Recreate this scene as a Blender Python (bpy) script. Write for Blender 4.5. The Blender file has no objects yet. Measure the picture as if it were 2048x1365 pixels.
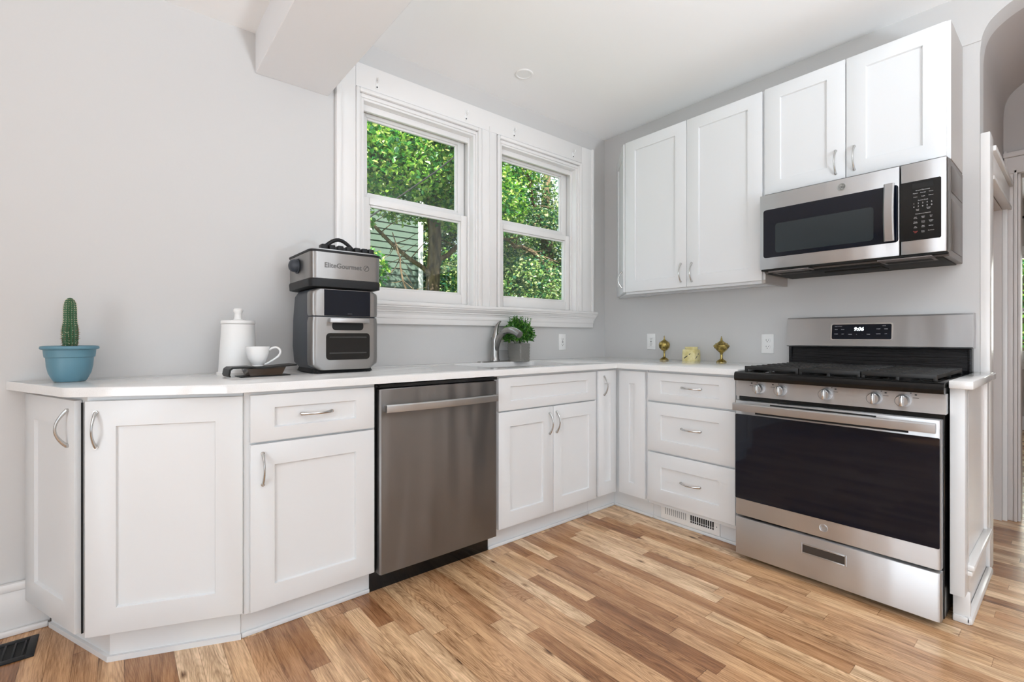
import bpy, bmesh, math, random
from mathutils import Vector, Matrix
R = math.radians
PI = math.pi
scene = bpy.context.scene
COL = scene.collection
rng = random.Random(7)

# ------------------------------------------------------------------ camera, world, light, exposure
cam_d = bpy.data.cameras.new('camera')
cam_d.sensor_width = 36.0
cam_d.lens = 952.53 / 2048 * 36.0
cam_d.shift_y = -7.75 / 2048
cam_d.clip_start = 0.02
cam = bpy.data.objects.new('camera', cam_d)
COL.objects.link(cam)
cam.location = (0, 0, 1.07)
cam.rotation_euler = (R(90), 0, 0.8765083 - R(90))
scene.camera = cam

scene.view_settings.view_transform = 'Standard'
scene.view_settings.look = 'None'
scene.view_settings.gamma = 1.0
scene.view_settings.use_curve_mapping = False
scene.view_settings.exposure = -0.10
scene.cycles.use_denoising = True
scene.cycles.max_bounces = 10
scene.cycles.diffuse_bounces = 6
scene.cycles.glossy_bounces = 5
scene.cycles.transparent_max_bounces = 12
scene.cycles.sample_clamp_indirect = 6.0

world = bpy.data.worlds.new('sky')
scene.world = world
world.use_nodes = True
bg = world.node_tree.nodes['Background']
bg.inputs[0].default_value = (0.80, 0.90, 1.0, 1)
bg.inputs[1].default_value = 1.9


def lamp(name, kind, loc, rot, energy, color=(1, 1, 1), **kw):
    d = bpy.data.lights.new(name, kind)
    d.energy = energy
    d.color = color
    for k, v in kw.items():
        setattr(d, k, v)
    o = bpy.data.objects.new(name, d)
    COL.objects.link(o)
    o.location = loc
    o.rotation_euler = rot
    return o


# sun stands behind the house roof and lights the trees in the garden
lamp('sun', 'SUN', (0, 0, 9), Vector((0.45, 0.55, -0.72)).to_track_quat('-Z', 'Y').to_euler(), 16.0, (1.0, 0.95, 0.86), angle=R(0.6))
# daylight entering through the windows on the two walls behind the photographer
lamp('daylight_west', 'AREA', (-2.76, -0.85, 1.08), (R(90), 0, R(-90)), 72, (0.80, 0.905, 1.0), shape='RECTANGLE', size=2.3, size_y=1.95)
lamp('daylight_south', 'AREA', (0.55, -2.76, 1.35), (R(112), 0, 0), 8, (0.80, 0.91, 1.0), shape='RECTANGLE', size=2.6, size_y=1.9)
# the photographer's flash, bounced off the kitchen ceiling
lamp('bounce_flash', 'AREA', (1.0, -1.65, 1.0), Vector((-0.08, 0.42, 0.88)).to_track_quat('-Z', 'Y').to_euler(), 106, (0.81, 0.905, 1.0), shape='DISK', size=0.4, spread=R(125))
lamp('daylight_dining', 'AREA', (8.2, 0.05, 1.42), (R(90), 0, R(90)), 32, (1.0, 0.98, 0.95), shape='RECTANGLE', size=1.3, size_y=1.4)


# ------------------------------------------------------------------ materials
def nt(mat):
    return mat.node_tree.nodes, mat.node_tree.links


def pbr(name, col, rough=0.5, metal=0.0, spec=0.5, coat=0.0, aniso=0.0, sheen=0.0):
    m = bpy.data.materials.new(name)
    m.use_nodes = True
    p = m.node_tree.nodes['Principled BSDF']
    p.inputs['Base Color'].default_value = (*col, 1)
    p.inputs['Roughness'].default_value = rough
    p.inputs['Metallic'].default_value = metal
    p.inputs['Specular IOR Level'].default_value = spec
    p.inputs['Coat Weight'].default_value = coat
    p.inputs['Anisotropic'].default_value = aniso
    return m


def add_noise_bump(m, scale=(200, 200, 200), strength=0.05, detail=2.0, dist=0.002):
    n, l = nt(m)
    tc = n.new('ShaderNodeTexCoord')
    mp = n.new('ShaderNodeMapping')
    mp.inputs['Scale'].default_value = scale
    nz = n.new('ShaderNodeTexNoise')
    nz.inputs['Scale'].default_value = 1.0
    nz.inputs['Detail'].default_value = detail
    b = n.new('ShaderNodeBump')
    b.inputs['Strength'].default_value = strength
    b.inputs['Distance'].default_value = dist
    l.new(tc.outputs['Object'], mp.inputs[0])
    l.new(mp.outputs[0], nz.inputs['Vector'])
    l.new(nz.outputs['Fac'], b.inputs['Height'])
    l.new(b.outputs[0], n['Principled BSDF'].inputs['Normal'])
    return nz


def add_noise_color(m, c0, c1, scale=(1, 1, 1), lo=0.4, hi=0.6, detail=3.0):
    n, l = nt(m)
    tc = n.new('ShaderNodeTexCoord')
    mp = n.new('ShaderNodeMapping')
    mp.inputs['Scale'].default_value = scale
    nz = n.new('ShaderNodeTexNoise')
    nz.inputs['Scale'].default_value = 1.0
    nz.inputs['Detail'].default_value = detail
    r = n.new('ShaderNodeValToRGB')
    r.color_ramp.elements[0].position = lo
    r.color_ramp.elements[1].position = hi
    r.color_ramp.elements[0].color = (*c0, 1)
    r.color_ramp.elements[1].color = (*c1, 1)
    l.new(tc.outputs['Object'], mp.inputs[0])
    l.new(mp.outputs[0], nz.inputs['Vector'])
    l.new(nz.outputs['Fac'], r.inputs[0])
    l.new(r.outputs[0], n['Principled BSDF'].inputs['Base Color'])


def brushed(name, col, rough=0.28, scale=(3, 3, 900), amount=0.05, wavy=0.012):
    m = pbr(name, col, rough, 1.0)
    n, l = nt(m)
    p = n['Principled BSDF']
    tc = n.new('ShaderNodeTexCoord')
    mp = n.new('ShaderNodeMapping')
    mp.inputs['Scale'].default_value = scale
    nz = n.new('ShaderNodeTexNoise')
    nz.inputs['Scale'].default_value = 1.0
    nz.inputs['Detail'].default_value = 3.0
    mr = n.new('ShaderNodeMapRange')
    mr.inputs[3].default_value = rough - amount * 0.6
    mr.inputs[4].default_value = rough + amount
    mx = n.new('ShaderNodeMix')
    mx.data_type = 'RGBA'
    mx.inputs[6].default_value = (*[c * 0.96 for c in col], 1)
    mx.inputs[7].default_value = (*[min(1, c * 1.04) for c in col], 1)
    b = n.new('ShaderNodeBump')
    b.inputs['Strength'].default_value = 0.03
    b.inputs['Distance'].default_value = 0.0003
    l.new(tc.outputs['Object'], mp.inputs[0])
    l.new(mp.outputs[0], nz.inputs['Vector'])
    l.new(nz.outputs['Fac'], mr.inputs[0])
    l.new(mr.outputs[0], p.inputs['Roughness'])
    l.new(nz.outputs['Fac'], mx.inputs[0])
    l.new(mx.outputs[2], p.inputs['Base Color'])
    l.new(nz.outputs['Fac'], b.inputs['Height'])
    l.new(b.outputs[0], p.inputs['Normal'])
    # faint unevenness of the sheet
    mp2 = n.new('ShaderNodeMapping')
    mp2.inputs['Scale'].default_value = (7.0, 7.0, 1.3)
    nz2 = n.new('ShaderNodeTexNoise')
    nz2.inputs['Scale'].default_value = 1.0
    nz2.inputs['Detail'].default_value = 1.0
    b2 = n.new('ShaderNodeBump')
    b2.inputs['Strength'].default_value = 0.5
    b2.inputs['Distance'].default_value = wavy
    l.new(tc.outputs['Object'], mp2.inputs[0])
    l.new(mp2.outputs[0], nz2.inputs['Vector'])
    l.new(nz2.outputs['Fac'], b2.inputs['Height'])
    l.new(b2.outputs[0], b.inputs['Normal'])
    # horizontal brushing spreads reflections up and down
    tv = n.new('ShaderNodeCombineXYZ')
    tv.inputs[2].default_value = 1.0
    l.new(tv.outputs[0], p.inputs['Tangent'])
    p.inputs['Anisotropic'].default_value = 0.85
    return m


def glass_mat(name, tint=(1, 1, 1), ior=1.45):
    m = bpy.data.materials.new(name)
    m.use_nodes = True
    n, l = nt(m)
    n.remove(n['Principled BSDF'])
    out = n['Material Output']
    t = n.new('ShaderNodeBsdfTransparent')
    t.inputs[0].default_value = (*tint, 1)
    g = n.new('ShaderNodeBsdfGlossy')
    g.inputs['Roughness'].default_value = 0.02
    lw = n.new('ShaderNodeLayerWeight')
    pw = n.new('ShaderNodeMath')
    pw.operation = 'POWER'
    pw.inputs[1].default_value = 5.0
    f = n.new('ShaderNodeMath')
    f.operation = 'MULTIPLY_ADD'
    f.inputs[1].default_value = 0.95
    f.inputs[2].default_value = ((ior - 1) / (ior + 1)) ** 2
    l.new(lw.outputs['Facing'], pw.inputs[0])
    l.new(pw.outputs[0], f.inputs[0])
    mx = n.new('ShaderNodeMixShader')
    l.new(f.outputs[0], mx.inputs[0])
    l.new(t.outputs[0], mx.inputs[1])
    l.new(g.outputs[0], mx.inputs[2])
    l.new(mx.outputs[0], out.inputs[0])
    return m


def leaf_mat(name, cols, trans=0.45):
    m = bpy.data.materials.new(name)
    m.use_nodes = True
    n, l = nt(m)
    n.remove(n['Principled BSDF'])
    out = n['Material Output']
    geo = n.new('ShaderNodeNewGeometry')
    ramp = n.new('ShaderNodeValToRGB')
    cr = ramp.color_ramp
    cr.elements[0].color = (*cols[0], 1)
    cr.elements[1].color = (*cols[-1], 1)
    for i, c in enumerate(cols[1:-1]):
        e = cr.elements.new((i + 1) / (len(cols) - 1))
        e.color = (*c, 1)
    d = n.new('ShaderNodeBsdfDiffuse')
    t = n.new('ShaderNodeBsdfTranslucent')
    g = n.new('ShaderNodeBsdfGlossy')
    g.inputs['Roughness'].default_value = 0.35
    m1 = n.new('ShaderNodeMixShader')
    m1.inputs[0].default_value = trans
    m2 = n.new('ShaderNodeMixShader')
    m2.inputs[0].default_value = 0.06
    l.new(geo.outputs['Random Per Island'], ramp.inputs[0])
    l.new(ramp.outputs[0], d.inputs[0])
    l.new(ramp.outputs[0], t.inputs[0])
    l.new(d.outputs[0], m1.inputs[1])
    l.new(t.outputs[0], m1.inputs[2])
    l.new(m1.outputs[0], m2.inputs[1])
    l.new(g.outputs[0], m2.inputs[2])
    l.new(m2.outputs[0], out.inputs[0])
    return m


def emit_mat(name, col, s):
    m = bpy.data.materials.new(name)
    m.use_nodes = True
    p = m.node_tree.nodes['Principled BSDF']
    p.inputs['Base Color'].default_value = (*col, 1)
    p.inputs['Emission Color'].default_value = (*col, 1)
    p.inputs['Emission Strength'].default_value = s
    return m


def floor_mat():
    m = pbr('oak_strip_floor', (0.5, 0.3, 0.15), 0.3)
    n, l = nt(m)
    p = n['Principled BSDF']

    def M(op, a, b=None, c=None):
        q = n.new('ShaderNodeMath')
        q.operation = op
        for i, v in enumerate((a, b, c)):
            if v is None:
                continue
            if isinstance(v, (int, float)):
                q.inputs[i].default_value = v
            else:
                l.new(v, q.inputs[i])
        return q.outputs[0]

    def comb(x, y, z=0.0):
        q = n.new('ShaderNodeCombineXYZ')
        for i, v in enumerate((x, y, z)):
            if isinstance(v, (int, float)):
                q.inputs[i].default_value = v
            else:
                l.new(v, q.inputs[i])
        return q.outputs[0]

    def white(vec):
        q = n.new('ShaderNodeTexWhiteNoise')
        q.noise_dimensions = '2D'
        l.new(vec, q.inputs['Vector'])
        return q

    geo = n.new('ShaderNodeNewGeometry')
    sep = n.new('ShaderNodeSeparateXYZ')
    l.new(geo.outputs['Position'], sep.inputs[0])
    X, Y = sep.outputs[0], sep.outputs[1]
    W = 0.0655
    xs = M('DIVIDE', M('ADD', X, 10.0), W)
    ix = M('FLOOR', xs)
    fx = M('FRACT', xs)
    w1 = white(comb(ix, 3.7))
    ln = M('ADD', 0.52, M('MULTIPLY', w1.outputs['Value'], 0.3))
    ys = M('ADD', M('DIVIDE', M('ADD', Y, 20.0), ln), M('MULTIPLY', w1.outputs['Value'], 37.0))
    iy = M('FLOOR', ys)
    fy = M('FRACT', ys)
    w2 = white(comb(ix, iy))
    rv = w2.outputs['Value']
    sepc = n.new('ShaderNodeSeparateColor')
    l.new(w2.outputs['Color'], sepc.inputs[0])
    r2, r3 = sepc.outputs[0], sepc.outputs[1]
    # board tone
    ramp = n.new('ShaderNodeValToRGB')
    cr = ramp.color_ramp
    cr.elements[0].position = 0.0
    cr.elements[0].color = (0.31, 0.142, 0.062, 1)
    cr.elements[1].position = 1.0
    cr.elements[1].color = (0.84, 0.605, 0.385, 1)
    for pos, c in ((0.18, (0.44, 0.225, 0.105, 1)), (0.42, (0.60, 0.345, 0.178, 1)), (0.68, (0.72, 0.462, 0.258, 1))):
        e = cr.elements.new(pos)
        e.color = c
    l.new(rv, ramp.inputs[0])
    # long grain
    gv = comb(M('ADD', M('MULTIPLY', X, 1.0), M('MULTIPLY', r2, 50.0)), M('ADD', M('MULTIPLY', Y, 0.055), M('MULTIPLY', r3, 31.0)), 0.0)
    g1 = n.new('ShaderNodeTexNoise')
    g1.inputs['Scale'].default_value = 210.0
    g1.inputs['Detail'].default_value = 4.0
    g1.inputs['Roughness'].default_value = 0.65
    l.new(gv, g1.inputs['Vector'])
    # cathedral figure : contours of a stretched noise
    gv2 = comb(M('ADD', X, M('MULTIPLY', r3, 71.0)), M('ADD', M('MULTIPLY', Y, 0.10), M('MULTIPLY', r2, 13.0)), 0.0)
    g2 = n.new('ShaderNodeTexNoise')
    g2.inputs['Scale'].default_value = 11.0
    g2.inputs['Detail'].default_value = 1.5
    g2.inputs['Distortion'].default_value = 0.25
    l.new(gv2, g2.inputs['Vector'])
    rings = M('SINE', M('MULTIPLY', g2.outputs['Fac'], 230.0))
    rings = M('POWER', M('MULTIPLY', M('ADD', rings, 1.0), 0.5), 2.5)
    # knots
    vo = n.new('ShaderNodeTexVoronoi')
    vo.voronoi_dimensions = '2D'
    vo.inputs['Scale'].default_value = 1.0
    l.new(comb(M('MULTIPLY', X, 5.5), M('MULTIPLY', Y, 2.3)), vo.inputs['Vector'])
    kn = M('SUBTRACT', 1.0, M('MULTIPLY', vo.outputs['Distance'], 14.0))
    kn = M('MAXIMUM', kn, 0.0)
    ksel = M('GREATER_THAN', r2, 0.68)
    kn = M('MULTIPLY', kn, ksel)
    # broad tone drift inside a board
    g3 = n.new('ShaderNodeTexNoise')
    g3.inputs['Scale'].default_value = 26.0
    g3.inputs['Detail'].default_value = 2.0
    l.new(comb(M('ADD', X, M('MULTIPLY', r2, 9.0)), M('MULTIPLY', Y, 0.10)), g3.inputs['Vector'])
    dark = M('ADD', M('MULTIPLY', M('SUBTRACT', 0.60, g1.outputs['Fac']), 1.35), M('MULTIPLY', rings, M('ADD', 0.07, M('MULTIPLY', r3, 0.20))))
    dark = M('ADD', dark, M('MULTIPLY', M('SUBTRACT', 0.5, g3.outputs['Fac']), 1.3))
    dark = M('ADD', dark, M('MULTIPLY', kn, 0.75))
    # joints
    ex = M('MINIMUM', fx, M('SUBTRACT', 1.0, fx))
    ey = M('MULTIPLY', M('MINIMUM', fy, M('SUBTRACT', 1.0, fy)), 8.0)
    gap = M('LESS_THAN', M('MINIMUM', ex, ey), 0.012)
    dark = M('ADD', dark, M('MULTIPLY', gap, 0.35))
    dark = M('MINIMUM', M('MAXIMUM', dark, -0.12), 0.9)
    mul = M('SUBTRACT', 1.0, dark)
    mx = n.new('ShaderNodeMix')
    mx.data_type = 'RGBA'
    mx.blend_type = 'MULTIPLY'
    mx.inputs[0].default_value = 1.0
    l.new(ramp.outputs[0], mx.inputs[6])
    cc = n.new('ShaderNodeCombineColor')
    l.new(mul, cc.inputs[0])
    l.new(M('POWER', M('MAXIMUM', mul, 0.02), 1.18), cc.inputs[1])
    l.new(M('POWER', M('MAXIMUM', mul, 0.02), 1.35), cc.inputs[2])
    l.new(cc.outputs[0], mx.inputs[7])
    l.new(mx.outputs[2], p.inputs['Base Color'])
    b = n.new('ShaderNodeBump')
    b.inputs['Strength'].default_value = 0.12
    b.inputs['Distance'].default_value = 0.001
    l.new(M('SUBTRACT', g1.outputs['Fac'], gap), b.inputs['Height'])
    l.new(b.outputs[0], p.inputs['Normal'])
    p.inputs['Roughness'].default_value = 0.27
    return m


MT = {}
MT['wall'] = pbr('grey_wall_paint', (0.592, 0.583, 0.572), 0.55)
add_noise_bump(MT['wall'], (90, 90, 90), 0.10, 3.0, 0.0015)
MT['ceiling'] = pbr('ceiling_paint', (0.90, 0.90, 0.895), 0.75)
add_noise_bump(MT['ceiling'], (60, 60, 60), 0.08, 3.0, 0.0015)
MT['beam'] = pbr('beam_white_paint', (0.80, 0.80, 0.805), 0.6)
MT['trim'] = pbr('gloss_trim_paint', (0.79, 0.775, 0.76), 0.25)
add_noise_bump(MT['trim'], (40, 40, 12), 0.10, 3.0, 0.001)
MT['cab'] = pbr('cabinet_white_lacquer', (0.725, 0.735, 0.74), 0.33)
MT['cabside'] = pbr('cabinet_side_greige', (0.44, 0.41, 0.385), 0.4)  # cabinet sides, darker and browner than the fronts
MT['floor'] = floor_mat()
MT['quartz'] = pbr('white_quartz', (0.78, 0.775, 0.765), 0.09)
add_noise_color(MT['quartz'], (0.755, 0.748, 0.735), (0.795, 0.79, 0.78), (330, 330, 330), 0.32, 0.5, 2.0)
MT['nickel'] = pbr('brushed_nickel', (0.55, 0.545, 0.53), 0.24, 1.0)
MT['faucet'] = pbr('faucet_nickel', (0.36, 0.35, 0.335), 0.25, 1.0)
MT['steel'] = brushed('stainless_steel', (0.63, 0.63, 0.635), 0.44)
MT['steel_d'] = brushed('stainless_dark_reflection', (0.34, 0.33, 0.32), 0.40)  # steel darkened: the reflection of a dark room is put into its colour
MT['steel_h'] = brushed('stainless_handle', (0.56, 0.56, 0.565), 0.42)
MT['dwsteel'] = brushed('dark_stainless', (0.225, 0.215, 0.208), 0.36, (700, 3, 3), 0.05, 0.03)
MT['dwhandle'] = brushed('dishwasher_bar', (0.50, 0.50, 0.495), 0.42)
MT['blackglass'] = pbr('black_oven_glass', (0.004, 0.006, 0.012), 0.05, 0.0, 0.36)
MT['mwwindow'] = pbr('microwave_mesh_window', (0.022, 0.030, 0.034), 0.10, 0.0, 0.4)
MT['black'] = pbr('black_enamel', (0.006, 0.006, 0.006), 0.14, 0.0, 0.35)
MT['blackmatte'] = pbr('black_plastic', (0.011, 0.011, 0.012), 0.5, 0.0, 0.3)
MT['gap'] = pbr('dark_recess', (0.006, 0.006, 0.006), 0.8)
MT['iron'] = pbr('cast_iron', (0.026, 0.024, 0.022), 0.5)
add_noise_color(MT['iron'], (0.010, 0.0095, 0.009), (0.07, 0.034, 0.014), (14, 14, 14), 0.6, 0.82, 4.0)
MT['soot'] = pbr('greasy_enamel', (0.006, 0.006, 0.007), 0.22, 0.0, 0.3)
add_noise_bump(MT['soot'], (6, 60, 160), 0.9, 4.0, 0.004)
MT['mwbody'] = pbr('grey_appliance_paint', (0.115, 0.098, 0.088), 0.35)
MT['mwunder'] = pbr('dark_underside_paint', (0.022, 0.022, 0.020), 0.6, 0.0, 0.15)
MT['filter'] = pbr('grease_filter', (0.15, 0.13, 0.125), 0.5, 0.4)
add_noise_bump(MT['filter'], (500, 500, 20), 0.5, 1.0, 0.002)
MT['white_plastic'] = pbr('white_plastic', (0.84, 0.835, 0.82), 0.3)
MT['slot'] = pbr('outlet_slot', (0.03, 0.03, 0.03), 0.6)
MT['badge'] = pbr('satin_grey_badge', (0.34, 0.34, 0.32), 0.45, 0.5)
MT['navy'] = pbr('dark_slate_plastic', (0.035, 0.042, 0.054), 0.42)
MT['fryglass'] = pbr('smoked_window', (0.016, 0.015, 0.014), 0.07, 0.0, 0.25)
MT['ceramic'] = pbr('white_ceramic', (0.83, 0.825, 0.815), 0.18)
MT['matteceramic'] = pbr('matte_white_ceramic', (0.83, 0.825, 0.81), 0.45)
MT['pot'] = pbr('teal_plastic_pot', (0.105, 0.235, 0.30), 0.45)
add_noise_bump(MT['pot'], (60, 60, 60), 0.06, 2, 0.001)
MT['soil'] = pbr('dark_soil', (0.03, 0.02, 0.014), 0.9)
MT['cactus'] = pbr('cactus_skin', (0.03, 0.105, 0.042), 0.5)
MT['spine'] = pbr('cactus_spines', (0.62, 0.56, 0.40), 0.6)
MT['spinered'] = pbr('cactus_spines_brown', (0.30, 0.18, 0.10), 0.6)
MT['brass'] = pbr('aged_brass', (0.46, 0.34, 0.10), 0.33, 1.0)
add_noise_color(MT['brass'], (0.20, 0.15, 0.05), (0.60, 0.46, 0.15), (55, 55, 55), 0.35, 0.62)
MT['cream'] = pbr('cream_glaze', (0.70, 0.62, 0.30), 0.25)
add_noise_color(MT['cream'], (0.62, 0.52, 0.22), (0.78, 0.71, 0.40), (22, 22, 22), 0.35, 0.65)
MT['basket'] = pbr('silver_woven_planter', (0.27, 0.26, 0.24), 0.4, 0.25)
add_noise_bump(MT['basket'], (40, 40, 260), 1.0, 2.0, 0.006)
MT['boxleaf'] = leaf_mat('boxwood_leaves', [(0.010, 0.06, 0.008), (0.035, 0.17, 0.016), (0.085, 0.30, 0.03), (0.20, 0.42, 0.06)], 0.35)
MT['stemgreen'] = pbr('plant_stem', (0.06, 0.10, 0.03), 0.6)
MT['bronze'] = pbr('dark_bronze', (0.012, 0.011, 0.010), 0.38, 0.0, 0.25)
MT['amber'] = pbr('smoked_amber_acrylic', (0.035, 0.018, 0.008), 0.12)
MT['bark'] = pbr('tree_bark', (0.13, 0.085, 0.05), 0.9)
add_noise_color(MT['bark'], (0.07, 0.05, 0.032), (0.22, 0.15, 0.085), (18, 18, 5), 0.35, 0.65)
MT['leafA'] = leaf_mat('maple_leaves', [(0.015, 0.09, 0.03), (0.04, 0.22, 0.05), (0.12, 0.36, 0.04), (0.34, 0.55, 0.07), (0.62, 0.66, 0.25)], 0.5)
MT['leafB'] = leaf_mat('shade_leaves', [(0.015, 0.07, 0.04), (0.04, 0.16, 0.08), (0.12, 0.28, 0.07), (0.33, 0.45, 0.12), (0.60, 0.62, 0.38)], 0.45)
MT['grass'] = pbr('lawn', (0.06, 0.13, 0.03), 0.9)
MT['glass'] = glass_mat('window_glass', (0.97, 0.985, 0.975))
MT['cable'] = pbr('cable_black', (0.01, 0.01, 0.01), 0.6)
MT['led'] = emit_mat('white_led_digits', (0.9, 1.0, 1.0), 3.0)
MT['print'] = pbr('grey_print', (0.55, 0.55, 0.55), 0.5)
MT['printred'] = pbr('red_print', (0.55, 0.08, 0.06), 0.5)
MT['inkgrey'] = pbr('dark_grey_print', (0.06, 0.06, 0.06), 0.5)
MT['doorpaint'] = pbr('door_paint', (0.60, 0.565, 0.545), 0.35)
MT['hallwall'] = pbr('hall_wall_shaded', (0.42, 0.385, 0.365), 0.6)  # wall colour darkened to carry the shade of the passage
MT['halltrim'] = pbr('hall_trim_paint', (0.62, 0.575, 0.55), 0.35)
MT['lamp'] = emit_mat('ceiling_lamp_lens', (1.0, 0.96, 0.9), 9.0)
def siding_mat():
    m = pbr('green_siding', (0.085, 0.13, 0.10), 0.7)
    return m
MT['siding'] = siding_mat()
MT['roof'] = pbr('roof_shingle', (0.09, 0.085, 0.08), 0.9)


# ------------------------------------------------------------------ mesh helpers
def rrect(w, h, r, seg=4, cx=0.0, cy=0.0):
    pts = []
    for (sx, sy, a0) in ((1, 1, 0), (-1, 1, 90), (-1, -1, 180), (1, -1, 270)):
        for i in range(seg + 1):
            a = R(a0 + 90 * i / seg)
            pts.append((cx + sx * (w / 2 - r) + r * math.cos(a), cy + sy * (h / 2 - r) + r * math.sin(a)))
    return pts


def smooth_path(pts, n=5):
    P = [Vector(p) for p in pts]
    out = []
    for i in range(len(P) - 1):
        p0, p1, p2, p3 = P[max(i - 1, 0)], P[i], P[i + 1], P[min(i + 2, len(P) - 1)]
        for k in range(n):
            t = k / n
            out.append(0.5 * ((2 * p1) + (p2 - p0) * t + (2 * p0 - 5 * p1 + 4 * p2 - p3) * t * t + (3 * p1 - p0 - 3 * p2 + p3) * t ** 3))
    out.append(P[-1])
    return out


class MB:
    def __init__(self):
        self.bm = bmesh.new()
        self.mi = 0

    def _tag(self, faces):
        for f in faces:
            f.material_index = self.mi

    def box(self, a, b, bev=0.0, seg=2):
        a, b = Vector(a), Vector(b)
        lo = Vector((min(a.x, b.x), min(a.y, b.y), min(a.z, b.z)))
        hi = Vector((max(a.x, b.x), max(a.y, b.y), max(a.z, b.z)))
        vs = [self.bm.verts.new((x, y, z)) for x in (lo.x, hi.x) for y in (lo.y, hi.y) for z in (lo.z, hi.z)]
        q = [(0, 1, 3, 2), (4, 6, 7, 5), (0, 4, 5, 1), (2, 3, 7, 6), (0, 2, 6, 4), (1, 5, 7, 3)]
        fs = [self.bm.faces.new([vs[i] for i in f]) for f in q]
        self._tag(fs)
        if bev > 0:
            es = list({e for f in fs for e in f.edges})
            r = bmesh.ops.bevel(self.bm, geom=es, offset=bev, segments=seg, profile=0.5, affect='EDGES', clamp_overlap=True)
            self._tag(r['faces'])
        return self

    def loft(self, rings, cap0=True, cap1=True, closed=True):
        rr = [[self.bm.verts.new(p) for p in ring] for ring in rings]
        fs = []
        n = len(rr[0])
        for a, b in zip(rr, rr[1:]):
            for i in range(n if closed else n - 1):
                j = (i + 1) % n
                try:
                    fs.append(self.bm.faces.new((a[i], a[j], b[j], b[i])))
                except ValueError:
                    pass
        if cap0 and n > 2:
            fs.append(self.bm.faces.new(rr[0][::-1]))
        if cap1 and n > 2:
            fs.append(self.bm.faces.new(rr[-1]))
        self._tag(fs)
        return self

    def prism(self, poly, d0, d1, axis='z'):
        def P(u, v, d):
            if axis == 'z':
                return (u, v, d)
            if axis == 'y':
                return (u, d, v)
            return (d, u, v)
        return self.loft([[P(u, v, d0) for u, v in poly], [P(u, v, d1) for u, v in poly]])

    def lathe(self, prof, seg=32, c=(0, 0, 0), cap0=True, cap1=True):
        rings = []
        for r, z in prof:
            r = max(r, 1e-4)
            rings.append([(c[0] + r * math.cos(2 * PI * i / seg), c[1] + r * math.sin(2 * PI * i / seg), c[2] + z) for i in range(seg)])
        return self.loft(rings, cap0, cap1)

    def tube(self, pts, rad, seg=10, flat=1.0, caps=True, upv=None):
        pts = [Vector(p) for p in pts]
        if not hasattr(rad, '__len__'):
            rad = [rad] * len(pts)
        rings = []
        u = None
        for i, p in enumerate(pts):
            t = (pts[min(i + 1, len(pts) - 1)] - pts[max(i - 1, 0)]).normalized()
            if u is None:
                ref = Vector(upv) if upv else (Vector((0, 0, 1)) if abs(t.z) < 0.9 else Vector((1, 0, 0)))
                u = (ref - t * ref.dot(t)).normalized()
            else:
                u = (u - t * u.dot(t)).normalized()
            v = t.cross(u)
            rings.append([p + (u * math.cos(2 * PI * k / seg) + v * math.sin(2 * PI * k / seg) * flat) * rad[i] for k in range(seg)])
        return self.loft(rings, caps, caps)

    def cyl(self, p0, p1, r, r1=None, seg=24):
        return self.tube([p0, p1], [r, r if r1 is None else r1], seg)

    def quad(self, a, b, c, d):
        f = self.bm.faces.new([self.bm.verts.new(p) for p in (a, b, c, d)])
        self._tag([f])
        return self

    def fill(self, loops, z0, z1):
        """solid slab with holes : loops of 2D points, first the outline"""
        es = []
        for lp in loops:
            vs = [self.bm.verts.new((x, y, z0)) for x, y in lp]
            es += [self.bm.edges.new((vs[i], vs[(i + 1) % len(vs)])) for i in range(len(vs))]
        r = bmesh.ops.triangle_fill(self.bm, edges=es, use_beauty=True, use_dissolve=False)
        fs = [g for g in r['geom'] if isinstance(g, bmesh.types.BMFace)]
        e = bmesh.ops.extrude_face_region(self.bm, geom=fs)
        vs = [g for g in e['geom'] if isinstance(g, bmesh.types.BMVert)]
        bmesh.ops.translate(self.bm, vec=(0, 0, z1 - z0), verts=vs)
        self._tag(self.bm.faces)
        return self

    def frame_rect(self, x0, x1, z0, z1, w, y0, y1, bev=0.0):
        """four sided rectangular frame in the x-z plane, w wide"""
        self.box((x0, y0, z0), (x0 + w, y1, z1), bev)
        self.box((x1 - w, y0, z0), (x1, y1, z1), bev)
        self.box((x0 + w, y0, z0), (x1 - w, y1, z0 + w), bev)
        self.box((x0 + w, y0, z1 - w), (x1 - w, y1, z1), bev)
        return self

    def text(self, s, size, mat4, depth=0.0006, align='CENTER', shear=0.0, bold=0.0):
        cu = bpy.data.curves.new('txt', 'FONT')
        cu.body = s
        cu.size = size
        cu.align_x = align
        cu.align_y = 'CENTER'
        cu.extrude = depth
        cu.shear = shear
        cu.offset = bold
        cu.resolution_u = 3
        ob = bpy.data.objects.new('txt', cu)
        me = bpy.data.meshes.new_from_object(ob)
        me.transform(mat4)
        k0 = len(self.bm.faces)
        self.bm.from_mesh(me)
        self.bm.faces.ensure_lookup_table()
        for f in self.bm.faces[k0:]:
            f.material_index = self.mi
        bpy.data.objects.remove(ob)
        bpy.data.curves.remove(cu)
        bpy.data.meshes.remove(me)
        return self

    def build(self, name, mats, parent=None, smooth=35.0, label=None, normals=True):
        bm = self.bm
        if normals:
            bmesh.ops.recalc_face_normals(bm, faces=bm.faces)
        if smooth:
            lim = R(smooth)
            for f in bm.faces:
                f.smooth = True
            for e in bm.edges:
                if len(e.link_faces) == 2:
                    e.smooth = e.calc_face_angle(0) < lim
        me = bpy.data.meshes.new(name)
        bm.to_mesh(me)
        bm.free()
        if not isinstance(mats, (list, tuple)):
            mats = [mats]
        for m in mats:
            me.materials.append(m if not isinstance(m, str) else MT[m])
        o = bpy.data.objects.new(name, me)
        COL.objects.link(o)
        if parent:
            o.parent = parent
        if label:
            o['label'] = label
        return o


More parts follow.
